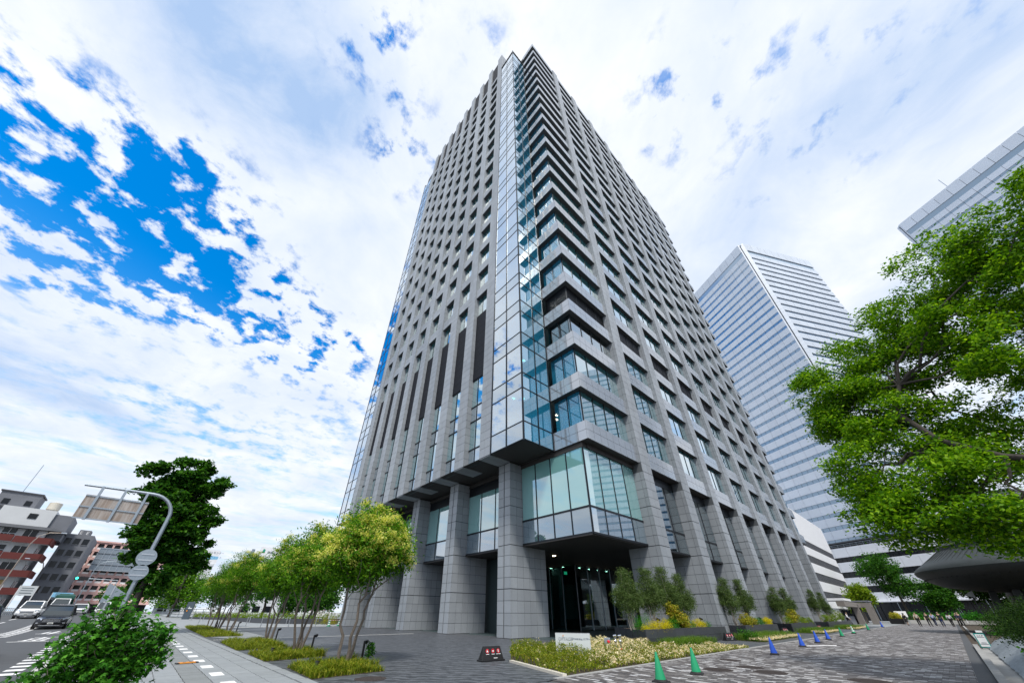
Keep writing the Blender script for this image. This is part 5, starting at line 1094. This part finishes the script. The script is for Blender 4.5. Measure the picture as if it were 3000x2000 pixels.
# ---------------------------------------------------------------- people
def person(label, loc, rz, h, top, bottom, skirt=False, stride=.28, arm=.25, hair_long=False, sleeve=True, bag=None, lean=0., facing=True):
    """one skinned body (root at the pelvis); clothing, hair and shoes are children"""
    t = thing('person', label, 'person', loc, rz, None); k = h / 1.72
    def skin(name, pts, edges, rad, m, sub=2, root=0):
        me = D.meshes.new(name); me.from_pydata([Vector(p) * k for p in pts], edges, []); o = link(name, me, m, t); me.skin_vertices or None
        o.modifiers.new('skin', 'SKIN'); o.modifiers.new('sub', 'SUBSURF').levels = 1; o.modifiers['sub'].render_levels = sub; o.modifiers['skin'].use_smooth_shade = True
        for i, v in enumerate(me.skin_vertices[0].data): v.radius = (rad[i][0] * k, rad[i][1] * k) if hasattr(rad[i], '__len__') else (rad[i] * k, rad[i] * k); v.use_root = (i == root)
        return o
    s, a = stride, arm; L1 = [(.09, 0, .93), (.10, -s * .55, .50), (.10, -s + .02, .08), (.10, -s - .14, .04)]; R1 = [(-.09, 0, .93), (-.10, s * .30, .50), (-.10, s * .95, .12), (-.10, s * .95 - .14, .05)]
    LA = [(.17, lean * .5, 1.42), (.25, a * .35, 1.16), (.27, -a * .35, .92), (.27, -a * .45, .83)]; RA = [(-.17, lean * .5, 1.42), (-.25, -a * .30, 1.16), (-.27, -a * .95, .95), (-.27, -a * 1.1, .87)]
    pts = [(0, 0, .95), (0, lean * .3, 1.15), (0, lean * .5, 1.40), (0, lean * .6 - .01, 1.50), (0, lean * .7 - .02, 1.60), (0, lean * .7 - .02, 1.70)] + L1 + R1 + LA + RA
    ed = [(0, 1), (1, 2), (2, 3), (3, 4), (4, 5), (0, 6), (6, 7), (7, 8), (8, 9), (0, 10), (10, 11), (11, 12), (12, 13), (2, 14), (14, 15), (15, 16), (16, 17), (2, 18), (18, 19), (19, 20), (20, 21)]
    rad = [(.13, .10), (.12, .09), (.14, .09), .05, .088, .07, .085, .055, .04, .035, .085, .055, .04, .035, .05, .04, .03, .028, .05, .04, .03, .028]
    skin('body', pts, ed, rad, 'skin')
    for sx_ in (-1, 1):   # nose-side face details: eyes
        MB().lathe([(.001, -.01), (.012, 0), (.001, .01)], 8, (sx_ * .033 * k, (lean * .7 - .105) * k, 1.63 * k)).build('eye', 'hair', t)
    MB().hexa([Vector(p) * k for p in ((-.014, lean * .7 - .10, 1.575), (.014, lean * .7 - .10, 1.575), (.012, lean * .7 - .128, 1.58), (-.012, lean * .7 - .128, 1.58), (-.008, lean * .7 - .10, 1.63), (.008, lean * .7 - .10, 1.63), (.006, lean * .7 - .108, 1.625), (-.006, lean * .7 - .108, 1.625))]).build('nose', 'skin', t)
    tp = [pts[i] for i in (0, 1, 2)] + LA[:3 if sleeve else 2] + RA[:3 if sleeve else 2]; n = 3 if sleeve else 2
    te = [(0, 1), (1, 2), (2, 3)] + [(3 + i, 4 + i) for i in range(n - 1)] + [(2, 3 + n)] + [(3 + n + i, 4 + n + i) for i in range(n - 1)]
    skin('shirt', tp, te, [(.15, .12), (.145, .115), (.16, .115)] + [.066, .054, .044][:n] + [.066, .054, .044][:n], top)
    if skirt: MB().lathe([(.15 * k, .98 * k), (.2 * k, .75 * k), (.23 * k, .48 * k)], 14).build('skirt', bottom, t, smooth=True)
    else: skin('trousers', [pts[0]] + L1[:3] + R1[:3], [(0, 1), (1, 2), (2, 3), (0, 4), (4, 5), (5, 6)], [(.14, .115), .105, .078, .066, .105, .078, .066], bottom)
    hp = [(0, lean * .7 + .015, 1.64), (0, lean * .7 + .0, 1.72)] + ([(0, lean * .7 + .06, 1.45)] if hair_long else []); skin('hair', hp, [(0, 1)] + ([(0, 2)] if hair_long else []), [.10, .082, .07], 'hair')
    for q in (L1[3], R1[3]): MB().hexa([Vector(p) * k for p in ((q[0] - .045, q[1] - .07, 0), (q[0] + .045, q[1] - .07, 0), (q[0] + .045, q[1] + .19, 0), (q[0] - .045, q[1] + .19, 0), (q[0] - .035, q[1] - .05, .07), (q[0] + .035, q[1] - .05, .07), (q[0] + .04, q[1] + .19, .11), (q[0] - .04, q[1] + .19, .11))]).build('shoe', 'black', t, bevel=.01)
    for arm_, sg in ((LA, 1), (RA, -1)):
        w = Vector(arm_[3]) * k; hd = MB()
        for f_ in range(4): hd.tube([w + Vector(((f_ - 1.5) * .019 * k, 0, -.01)), w + Vector(((f_ - 1.5) * .02 * k, -.012, -.05 - .008 * (f_ in (1, 2)))), w + Vector(((f_ - 1.5) * .019 * k, -.03, -.085 - .012 * (f_ in (1, 2))))], [.010, .009, .007], 6)
        hd.tube([w + Vector((-sg * .02, -.01, .0)), w + Vector((-sg * .035, -.04, -.03)), w + Vector((-sg * .03, -.055, -.055))], [.011, .009, .008], 6); hd.tube([w + Vector((0, 0, .03)), w + Vector((0, 0, -.03))], [.03, .036], 8); hd.build('hand', 'skin', t, smooth=True)
    return t, [Vector(p) * k for p in (LA[3], RA[3])], k
def bag(label, p, m, w, h, d=.08):
    t = thing('bag', label, 'bag', p); MB().hexa([(-w / 2, -d / 2, 0), (w / 2, -d / 2, 0), (w / 2, d / 2, 0), (-w / 2, d / 2, 0), (-w / 2 * .92, -d / 3, h), (w / 2 * .92, -d / 3, h), (w / 2 * .92, d / 3, h), (-w / 2 * .92, d / 3, h)]).build('pouch', m, t, bevel=.01); MB().tube([(-w / 3, 0, h), (-w / 4, 0, h + .12), (w / 4, 0, h + .12), (w / 3, 0, h)], .01, 6).build('handle', m, t)
FC = -math.pi / 2      # local -Y faces the camera side when rotated
person('person in a long black dress walking at the left of the group', (75, -6.3, 0), FC + 2.6, 1.66, 'cloth_black', 'cloth_black', True, .16, .15, True)
person('person in a loose beige top and black trousers facing the camera', (67, -8.0, 0), FC, 1.74, 'cloth_beige', 'cloth_black', stride=.14, arm=.3, sleeve=False)
person('person in black carrying a pale bag right of the beige top', (68.5, -9.0, 0), FC + .2, 1.74, 'cloth_black', 'cloth_black', stride=.22, arm=.3, sleeve=False); bag('small pale green bag held by the walker in black', (67.9, -8.75, .78), 'cone_green' if False else 'cream', .3, .26)
person('person in a lilac shirt walking away behind the group', (76, -9.4, 0), FC + 3.0, 1.74, 'cloth_lilac', 'cloth_navy', stride=.25, arm=.3); bag('blue tote bag beside the lilac shirt', (75.6, -10.2, .62), 'cone_blue', .4, .32)
person('person in a black polo shirt at the middle of the group', (68, -10.3, 0), FC, 1.82, 'cloth_black', 'cloth_navy', stride=.2, arm=.22, sleeve=False)
person('person in a white blouse with long dark hair walking away', (71.5, -11.2, 0), FC + 3.0, 1.68, 'cloth_white', 'cloth_black', stride=.25, arm=.25, hair_long=True)
person('person in dark clothes just behind the white blouse', (74, -12.0, 0), FC + .3, 1.76, 'cloth_black', 'cloth_black', stride=.25, arm=.25)
person('person in a dark suit at the right end of the group', (71, -12.2, 0), FC + .2, 1.8, 'cloth_navy', 'cloth_black', stride=.3, arm=.3); bag('white paper bag carried at the right end of the group', (70.8, -12.75, .42), 'white', .35, .4)
person('person in a white shirt striding past the far planter', (62.0, -.8, 0), FC + 1.4, 1.72, 'cloth_white', 'cloth_black', stride=.38, arm=.4, lean=-.12)
person('person in a white T-shirt beside the map board, looking at a phone', (6.0, 62.5, .0), -1.1, 1.72, 'cloth_white', 'cloth_navy', stride=.05, arm=.45, sleeve=False)

# ---------------------------------------------------------------- vehicles
def vehicle(label, loc, rz, body, Lc=4.9, Wc=1.85, Hc=1.85, hood=.95, kind='van', plate='plate', group='vehicles on the road'):
    """local -Y is the front. body shell lofted from front to rear"""
    t = thing('car', label, 'car', loc, rz, group); w = Wc / 2; y0 = -Lc / 2
    prof = [(0, .42, .62, .80), (.10, .30, .78, .94), (.55, .26, .90, 1.0), (hood, .26, 1.0, 1.0)] if kind == 'van' else [(0, .40, .58, .85), (.12, .30, .70, .95), (.8, .24, .82, 1.0), (hood, .24, .92, 1.0)]
    secs = []
    for q, zb, zt, ww in prof + [(Lc * .55, .25, 1.0, 1.0), (Lc - .25, .27, 1.0, .99), (Lc, .42, .95, .93)]:
        x = w * ww; y = y0 + q; secs.append([(-x * .9, y, zb), (x * .9, y, zb), (x, y, zb + .15), (x, y, (zb + zt) / 2 + .05), (x * .97, y, zt - .06), (x * .82, y, zt), (-x * .82, y, zt), (-x * .97, y, zt - .06), (-x, y, (zb + zt) / 2 + .05), (-x, y, zb + .15)])
    b = MB().loft(secs).build('body', body, t, smooth=True)
    ws = hood + (.95 if kind == 'van' else .75); rearq = Lc - (.25 if kind != 'sedan' else .9); zr = Hc - .04; zbelt = 1.0 if kind == 'van' else .92
    g = [[(-w * .9, y0 + hood - .05, zbelt - .03), (w * .9, y0 + hood - .05, zbelt - .03), (w * .86, y0 + hood - .02, zbelt + .02), (-w * .86, y0 + hood - .02, zbelt + .02)], [(-w * .97, y0 + hood + .35, zbelt - .03), (w * .97, y0 + hood + .35, zbelt - .03), (w * .84, y0 + hood + .35, zbelt + (zr - zbelt) * .42), (-w * .84, y0 + hood + .35, zbelt + (zr - zbelt) * .42)],
         [(-w * .97, y0 + ws, zbelt - .03), (w * .97, y0 + ws, zbelt - .03), (w * .76, y0 + ws, zr - .03), (-w * .76, y0 + ws, zr - .03)], [(-w * .97, y0 + rearq - .3, zbelt - .03), (w * .97, y0 + rearq - .3, zbelt - .03), (w * .76, y0 + rearq - .3, zr - .03), (-w * .76, y0 + rearq - .3, zr - .03)], [(-w * .95, y0 + rearq + .2, zbelt - .03), (w * .95, y0 + rearq + .2, zbelt - .03), (w * .74, y0 + rearq, zr - .12), (-w * .74, y0 + rearq, zr - .12)]]
    MB().loft(g).build('window_band', 'car_glass', t)
    r = MB().loft([[(-w * .70, y0 + ws - .12, zr - .07), (w * .70, y0 + ws - .12, zr - .07), (w * .70, y0 + ws - .1, zr - .02), (-w * .70, y0 + ws - .1, zr - .02)], [(-w * .79, y0 + ws + .4, zr - .10), (w * .79, y0 + ws + .4, zr - .10), (w * .7, y0 + ws + .4, zr + .04), (-w * .7, y0 + ws + .4, zr + .04)], [(-w * .79, y0 + rearq - .2, zr - .10), (w * .79, y0 + rearq - .2, zr - .10), (w * .7, y0 + rearq - .2, zr + .03), (-w * .7, y0 + rearq - .2, zr + .03)], [(-w * .74, y0 + rearq + .05, zr - .12), (w * .74, y0 + rearq + .05, zr - .12), (w * .68, y0 + rearq, zr - .04), (-w * .68, y0 + rearq, zr - .04)]]).build('roof', body, t, smooth=True)
    for s in (-1, 1):
        MB().beam((s * w * .88, y0 + hood - .02, zbelt), (s * w * .755, y0 + ws, zr - .03), .09, .06).build('windscreen_pillar', body, t)
        for q in (ws + .05, (ws + rearq) / 2, rearq - .3): MB().beam((s * w * .975, y0 + q, zbelt - .02), (s * w * .765, y0 + q, zr - .05), .05, .10).build('pillar', body, t)
        hl = MB().hexa([(s * w * .62, y0 + .02, .66), (s * w * .92, y0 + .12, .68), (s * w * .93, y0 + .3, .70), (s * w * .62, y0 + .12, .68), (s * w * .60, y0 + .04, .78), (s * w * .9, y0 + .16, .84), (s * w * .92, y0 + .36, .86), (s * w * .6, y0 + .16, .80)]).build('headlight', 'chrome', t); MB().box(*sorted((s * w * .7, s * w * .84)), y0 - .0, y0 + .06, .42, .5).build('fog_lamp', 'chrome', t)
        mr = MB().box(*sorted((s * (w + .03), s * (w + .22))), y0 + hood + .25, y0 + hood + .38, zbelt + .02, zbelt + .2).build('mirror', body if body != 'car_white' else 'car_black', t, bevel=.03); MB().beam((s * (w - .04), y0 + hood + .32, zbelt + .04), (s * (w + .06), y0 + hood + .32, zbelt + .06), .05).build('mirror_stay', 'black', t)
        for q in (.85, Lc - .95):
            wh = MB().tube([(s * (w - .20), y0 + q, .33), (s * (w + .012), y0 + q, .33)], [.33, .33], 20).build('wheel', 'rubber_black', t); MB().tube([(s * (w + .012), y0 + q, .33), (s * (w + .02), y0 + q, .33)], [.22, .19], 14).build('rim', 'galv', wh)
    gr = MB().box(-w * .55, w * .55, y0 - .015, y0 + .05, .52, .72).build('grille', 'black', t)
    for z in (.55, .62, .69): MB().box(-w * .52, w * .52, y0 - .03, y0 - .016, z - .012, z + .012).build('grille_bar', 'chrome', gr)
    MB().box(-w * .85, w * .85, y0 + .0, y0 + .12, .2, .34).build('bumper_lip', 'black', t); MB().box(-w * .62, w * .62, y0 - .02, y0 + .02, .27, .31).build('bumper_trim', 'chrome', t)
    pl_ = MB().box(-.165, .165, y0 - .03, y0 - .005, .38, .50).build('licence_plate', plate, t); MB().box(-.12, .12, y0 - .034, y0 - .031, .40, .445).build('plate_digits', 'sign_dark', pl_); return t
RZH = lambda x, y: gheight(x, y) - .095
vehicle('black people carrier driving towards the camera in the near lane', (-24.1, 42.6, RZH(-24.1, 40.5)), .05, 'car_black', Wc=1.98)
vehicle('white people carrier in the middle lane', (-28.75, 62.4, RZH(-29, 61)), .05, 'car_white', Hc=1.82)
vehicle('dark navy car cut by the left edge of the picture', (-22.8, 10.0, RZH(-22, 10)), .03, 'car_navy', 4.6, 1.8, 1.62, .95)
tk = vehicle('white truck with a green tarpaulin over its load, behind the white people carrier', (-28.3, 77, RZH(-29, 76)), .05, 'car_white', 5.6, 2.0, 2.15, .55); MB().loft([[(-1.05, -.2, 2.1), (1.05, -.2, 2.1), (1.0, -.2, 2.5), (-1.0, -.2, 2.5)], [(-1.1, .4, 1.2), (1.1, .4, 1.2), (.7, .4, 2.75), (-.7, .4, 2.75)], [(-1.1, 3, 1.2), (1.1, 3, 1.2), (.7, 3, 2.7), (-.7, 3, 2.7)]]).build('tarpaulin', 'tarp_green', tk)
vehicle('white saloon car waiting beyond the black people carrier', (-26.0, 76, RZH(-26, 76)), .05, 'car_white', 4.3, 1.75, 1.5, 1.0, 'sedan')
vehicle('white van with a yellow plate farthest along the near lane', (-24.0, 82, RZH(-24, 82)), .02, 'car_white', 3.4, 1.6, 1.9, .3, plate='plate_yellow')
vehicle('grey car facing away beyond the median at the left edge', (-38, 62, RZH(-38, 62)), 3.2, 'sign_dark', 4.4, 1.75, 1.5, 1.0, 'sedan')

# ---------------------------------------------------------------- houses across the road
def railing(m, x0, x1, y, z, h=.9, n=8):
    m.box(x0, x1, y - .03, y + .03, z + h - .05, z + h)
    for k in range(n + 1): x = x0 + (x1 - x0) * k / n; m.box(x - .02, x + .02, y - .02, y + .02, z, z + h)
ap = thing('apartment_house', 'white apartment house with dark red balcony bands at the left edge', 'building', (-38.2, 106, .85), .06)
MB().box(-27, -1.6, 1.4, 14, 0, 14.6).build('wall', 'pale_wall', ap); MB().box(-27, -7.5, 2.6, 14, 14.6, 18.2).build('upper_wall', 'grey_wall', ap); MB().box(-9.5, -2.2, 2.2, 12, 14.9, 18.6).build('stair_block', 'pale_wall', ap); MB().box(-2.2, .6, 2.6, 12, 13, 18.0).build('stair_side', 'grey_wall', ap); MB().box(-11.5, -6.0, 4.5, 10, 18.2, 21.6).build('lift_tower', 'grey_wall', ap)
MB().hexa([(-28, -.1, 14.45), (.8, -.1, 14.45), (.8, 14, 14.45), (-28, 14, 14.45), (-28, 1.6, 15.2), (-1, 1.6, 15.2), (-1, 13, 15.2), (-28, 13, 15.2)]).build('roof', 'roof_dark', ap); MB().box(-27.2, -7.3, 2.4, 14, 18.2, 18.5).build('upper_roof', 'roof_dark', ap); MB().box(-11.7, -5.8, 4.3, 10.2, 21.6, 21.85).build('lift_roof', 'roof_dark', ap)
tk_ = MB().lathe([(.9, 0), (1.0, .1), (1.0, 1.5), (.2, 1.75)], 16, (-3.6, 6, 19.2)).build('water_tank', 'cream', ap, smooth=True)
for a in range(4): MB().box(-3.6 + (-.7, .7)[a % 2] - .05, -3.6 + (-.7, .7)[a % 2] + .05, 6 + (-.7, .7)[a // 2] - .05, 6 + (-.7, .7)[a // 2] + .05, 18.6, 19.2).build('tank_leg', 'sign_back', tk_)
MB().tube([(-9, 5, 21.8), (-9, 5, 28)], .06, 5).build('antenna', 'galv', ap); MB().box(-5.6, -4.4, 2.1, 2.19, 16.6, 17.6).build('window', 'dark_window', ap); [MB().box(x, x + .9, 4.4, 4.49, 19.2, 20.2).build('window', 'dark_window', ap) for x in (-10.6, -7.6)]
for f in range(5):
    z = .2 + f * 2.95
    if f:
        MB().box(-27, -5.2, 0, .25, z, z + 1.15).build('balcony_band', 'red_wall', ap); MB().box(-5.0, .0, -.5, -.25, z - .15, z + 1.0).build('balcony_band', 'red_wall', ap); MB().box(-.2, .05, -.5, 6, z - .15, z + 1.0).build('balcony_band', 'red_wall', ap); MB().box(-27, .0, .25, 1.5, z - .12, z).build('balcony_floor', 'pale_wall', ap)
    m = MB(); railing(m, -27, -5.2, .12, z + 1.1, .3, 30); m.build('handrail', 'galv', ap)
    for k in range(9):
        x = -26.5 + k * 2.75; w_ = MB().box(x, x + 1.75, 1.3, 1.39, z + .25, z + 2.35).build('window', 'dark_window', ap); MB().box(x - .06, x, 1.26, 1.42, z + .2, z + 2.4).build('frame', 'white', w_); MB().box(x + .85, x + .91, 1.26, 1.42, z + .2, z + 2.4).build('frame', 'white', w_)
        if (k + f) % 4 == 1: MB().box(x + .9, x + 1.7, 1.2, 1.25, z + .4, z + 2.3).build('blind', 'curtain', ap)
    for y_ in (2.2, 4.4): MB().box(-1.62, -1.54, y_, y_ + 1.3, z + .3, z + 2.2).build('window', 'dark_window', ap)
gb = thing('grey_apartment', 'narrow dark grey apartment block between the red banded and pink buildings', 'building', (-38.0, 112, .85), .04); MB().box(0, 4.4, 0, 12, 0, 15.0).build('wall', 'grey_wall', gb); MB().box(1.6, 3.4, 1, 4, 15.0, 16.1).build('roof_hut', 'grey_wall', gb); text('E', .9, 'white', gb, frame_M((1.75, .98, 15.2), (1, 0, 0), (0, 0, 1)), 'roof_letter'); text('E', .9, 'white', gb, frame_M((2.75, .98, 15.2), (1, 0, 0), (0, 0, 1)), 'roof_letter')
for f in range(6):
    for x in (.4, 1.75, 3.1): w_ = MB().box(x, x + .95, -.04, .05, 1.2 + f * 2.35, 2.4 + f * 2.35).build('window', 'dark_window', gb); MB().box(x - .05, x + 1.0, -.10, -.045, 1.1 + f * 2.35, 1.2 + f * 2.35).build('sill', 'grey_wall', w_)
pk = thing('arcade_building', 'pink building with rows of arched balconies across the road', 'building', (-37.2, 127, .85), .05); MB().box(.1, 18, 1.2, 14, 0, 15.6).build('inner_wall', 'dark_window', pk); MB().box(-.8, .1, -.2, 14, 0, 15.9).build('side_wall', 'red_wall', pk); MB().box(-.1, 18.2, -.25, 14, 15.45, 15.8).build('roof_edge', 'pink_wall', pk)
def arcade(z, h, arch, n=12, w=1.5):
    a = MB(); rail = MB()
    for k in range(n):
        x = .1 + k * w; g_ = .19; a.box(x, x + g_, 0, .3, z, z + h); a.box(x + w - g_, x + w, 0, .3, z, z + h); a.box(x, x + w, 0, .3, z + h - .1, z + h + .42)
        if arch:
            r = w / 2 - g_; cx_ = x + w / 2; N_ = 8
            for q in range(N_):
                t0, t1 = math.pi * q / N_, math.pi * (q + 1) / N_; p0 = (cx_ - r * math.cos(t0), z + h - r * .8 + r * .8 * math.sin(t0)); p1 = (cx_ - r * math.cos(t1), z + h - r * .8 + r * .8 * math.sin(t1))
                a.hexa([(p0[0], .02, p0[1]), (p1[0], .02, p1[1]), (p1[0], .28, p1[1]), (p0[0], .28, p0[1]), (p0[0], .02, z + h), (p1[0], .02, z + h), (p1[0], .28, z + h), (p0[0], .28, z + h)])
        rail.box(x + g_, x + w - g_, .1, .2, z, z + .42)
    a.build('arcade', 'pink_wall', pk); rail.build('balustrade', 'white', pk); MB().box(.1, .1 + n * w, .05, 1.2, z - .12, z).build('balcony_floor', 'pink_wall', pk)
for f, ar in enumerate((1, 0, 1, 0, 1, 0, 1)): arcade(2.6 + f * 1.87, 1.4, ar)
MB().box(-.1, 18.3, -.5, .5, 1.9, 2.45).build('canopy', 'pink_wall', pk); sg = MB().box(4.0, 12.5, -.9, -.7, 9.0, 14.2).build('billboard_frame', 'galv', pk)
for k in range(5): MB().box(3.8, 12.7, -1.0, -.9, 9.0 + k * 1.25, 9.12 + k * 1.25).build('frame_bar', 'roof_dark' if k in (1, 3) else 'steel', sg)
for k in range(8): MB().box(4.0 + k * 1.2, 4.08 + k * 1.2, -1.0, -.9, 9, 14.2).build('frame_bar', 'steel', sg)
# buildings with roof billboards beyond the ash trees
def billboard_block(label, x, y, w, h, bw, bh, bx, bz, text_lines, wall, rz=0.): 
    t = thing('billboard_building', label, 'building', (x, y, 0), rz); MB().box(0, w, 0, 14, 0, h).build('wall', wall, t)
    for f in range(int(h / 3.4)):
        for k in range(max(2, int(w / 3))): MB().box(.6 + k * 3, 2.6 + k * 3, -.05, .05, 1.2 + f * 3.4, 2.9 + f * 3.4).build('window', 'dark_window', t)
    MB().box(-.1, w + .1, -.15, 14.1, h, h + .5).build('parapet', wall, t); bb_ = MB().box(bx, bx + bw, .2, .5, bz, bz + bh).build('billboard', 'white_wall', t)
    for k in range(4): MB().box(bx + bw * k / 3.2, bx + bw * k / 3.2 + .15, .6, .75, h, bz + bh).build('strut', 'galv', bb_)
    for (s, sz, tx, tz, m) in text_lines: text(s, sz, m, t, frame_M((bx + tx, .18, bz + tz), (1, 0, 0), (0, 0, 1)), extrude=.01)
    return t, bb_
mat('sky_blue', (.25, .55, .80), .5); mat('clinic_pink', (.8, .35, .4), .5); mat('leaf_mark', (.02, .3, .2), .5)
t, bb_ = billboard_block('grey building carrying the dental clinic billboard on its roof', -17.2, 137, 9, 13.4, 9.4, 4.0, .0, 14.0, [('中央インプラントセンター', .72, 1.9, 2.95, 'letter_dark'), ('OBPデンタルクリニック', .74, 2.2, 1.6, 'letter_dark'), ('06-6949-1118', .72, 2.2, .5, 'letter_dark')], 'pale_wall', .02)
MB().hexa([(0, .17, 14.6), (9.4, .17, 15.4), (9.4, .19, 15.4), (0, .19, 14.6), (0, .17, 16.6), (9.4, .17, 16.2), (9.4, .19, 16.2), (0, .19, 16.6)]).build('blue_band', 'sky_blue', bb_); MB().tube([(1.0, .14, 16.0), (1.0, .16, 16.0)], [.85, .85], 6).build('badge', 'white', bb_); text('21F', .5, 'clinic_pink', t, frame_M((.55, .12, 15.7), (1, 0, 0), (0, 0, 1)), extrude=.005)
t, bb_ = billboard_block('white building with the rooftop company name billboard and green leaf mark', 2.5, 136, 11, 13.8, 9.5, 3.2, .2, 17.0, [('関電ファシリティーズ', .85, 2.1, 1.25, 'letter_dark')], 'pale_wall', -.05)
MB().hexa([(.7, .15, 18.3), (1.5, .15, 18.3), (1.5, .18, 18.3), (.7, .18, 18.3), (1.0, .15, 19.6), (1.6, .15, 19.3), (1.6, .18, 19.3), (1.0, .18, 19.6)]).build('leaf_mark', 'leaf_mark', bb_); MB().box(3, 6.5, -1.5, .1, 13.8, 16.2).build('plant_screen', 'steel', bb_); MB().tube([(-1.6, 3, 13.8), (-1.6, 3, 19.5)], .5, 10).build('flue', 'galv', t)
for i, (x, y, w, h, lb_) in enumerate(((14, 150, 14, 12, 'pale block half hidden behind the ash foliage'), (-75, 130, 20, 13, 'plain pale block far beyond the left edge'))):
    t = thing('distant_block', lb_, 'building', (x, y, 0)); MB().box(0, w, 0, 12, 0, h).build('wall', 'pale_wall', t); [MB().box(.8 + k * 2.5, 2.4 + k * 2.5, -.05, .05, 1.3 + f * 3.2, 2.9 + f * 3.2).build('window', 'dark_window', t) for k in range(int(w / 2.6)) for f in range(int(h / 3.3))]
# posts, signals and signs across the road
def lamp_post(label, loc, h, arm, m='galv'):
    t = thing('street_lamp', label, 'street lamp', loc, 0, 'street lamps'); MB().tube([(0, 0, 0), (0, 0, h * .85), (arm * .15, 0, h * .95), (arm * .5, 0, h), (arm, 0, h + .1)], [.075, .06, .05, .045, .04], 8).build('pole', m, t, smooth=True); MB().box(*sorted((arm, arm * 1.25)), -.12, .12, h + .05, h + .18).build('lamp_head', 'steel', t)
lamp_post('white street lamp in front of the red banded apartments', (-33.0, 66, .8), 9.5, 2.0, 'sign_back'); lamp_post('street lamp in front of the pink arcade building', (-28.5, 92, .8), 8.5, 2.0)
lamp_post('dark street lamp post before the grey apartment block', (-33.5, 84, .8), 7.5, -2.0, 'bark_dark')
ts = thing('traffic_signal', 'traffic signal with a green light over the crossing', 'traffic light', (-26.5, 80, .8)); MB().tube([(2.6, 0, 0), (2.6, 0, 4.9), (-2, 0, 5.0)], .07, 8).build('pole', 'galv', ts); s_ = MB().box(-2.4, -.9, -.15, .15, 4.75, 5.2).build('signal_box', 'black', ts); mat('signal_green', (.05, .8, .6), .4, emit=((.05, 1, .7), 3)); [MB().tube([(-2.15 + k * .5, -.16, 4.98), (-2.15 + k * .5, -.2, 4.98)], .17, 12).build('lens', 'signal_green' if k == 0 else 'black', s_) for k in range(3)]
for i, (x, y, w, h, m, lb_) in enumerate(((-36.8, 64, 1.5, 2.1, 'sign_white', 'tall pale sign board on the far pavement at the left'), (-35.0, 68, 3.4, .8, 'sign_back', 'long brown sign board on a white frame across the road'), (-32.0, 74, 1.6, 1.2, 'sign_white', 'small white sign board across the road'), (-30.6, 92, 2.4, .7, 'sky_blue', 'pale blue shop sign below the grey apartment block'))):
    t = thing('roadside_sign', lb_, 'sign', (x, y, .8), .1); MB().box(-w / 2, w / 2, -.05, .05, 2.9 - h / 2, 2.9 + h / 2).build('panel', m, t); [MB().box(s * w / 2 - .05, s * w / 2 + .05, -.04, .04, 0, 2.9 + h / 2).build('post', 'white', t) for s in (-1, 1)]; [MB().box(-w * .35, w * .35, -.06, -.051, 2.9 - h / 4 + q * h / 4 - .04, 2.9 - h / 4 + q * h / 4 + .04).build('text_line', 'sign_dark', t) for q in range(3)]
md = thing('median_fence', 'low metal fence along the road median', 'fence', (-31.5, 70, .75)); m = MB()
for k in range(30): m.box(-.03 - k * .08, .03 - k * .08, -14 + k * 1.5, -13.94 + k * 1.5, 0, .85)
m.build('posts', 'galv', md, kind='stuff'); [MB().beam((0, -14, z), (-2.4, 30, z), .05).build('rail', 'galv', md) for z in (.4, .82)]
fe = thing('pipe_railing', 'grey pipe railing at the back of the plaza beyond the monolith', 'fence', (-15, 72, .6)); [MB().beam((-2.5, -2, z), (6, 3, z), .06).build('rail', 'galv', fe) for z in (.35, .7, 1.05)]; [MB().beam((-2.5 + 8.5 * k / 8, -2 + 5 * k / 8, 0), (-2.5 + 8.5 * k / 8, -2 + 5 * k / 8, 1.1), .07).build('post', 'galv', fe) for k in range(9)]
# trees at the back of the plaza
def bt(label, base, h, r, lm, seed, cl=380): 
    random.seed(seed); bl = [(base[0] + random.uniform(-.6, .6) * r, base[1] + random.uniform(-.6, .6) * r, h * (.62 + random.uniform(-.24, .26)), r * random.uniform(.38, .55)) for _ in range(10)]
    blob_tree('plaza_tree', label, base, bl, [base, (base[0] + .2, base[1], h * .3), (base[0], base[1] + .2, h * .55), (base[0], base[1], h * .75)], lm, cl, 22, .28, seed, 'bark_dark', .7, .7, .4, .8, 'trees at the back of the plaza', rt=.22)
bt('spreading green tree left of the monolith', (-15.5, 72, .5), 8.6, 4.6, 'leaf_ash', 301, 520); bt('dark tree behind the far grass bed', (-9.5, 70, .3), 7.0, 3.6, 'leaf_plane', 302); bt('dark tree behind the hedge at its left part', (-4.5, 62, 0), 6.6, 3.4, 'leaf_plane', 303); bt('dark tree behind the hedge at its middle', (-.5, 58, 0), 6.2, 3.2, 'leaf_plane', 304); bt('green tree behind the map board', (5.5, 70, 0), 7.0, 3.8, 'leaf_dark', 305); bt('green tree close to the left wing of the granite tower', (0.5, 52, 0), 6.0, 3.0, 'leaf_plane', 306)
bt('small tree across the road below the pink arcades', (-23.8, 98, .8), 5.5, 2.4, 'leaf_plane', 307)
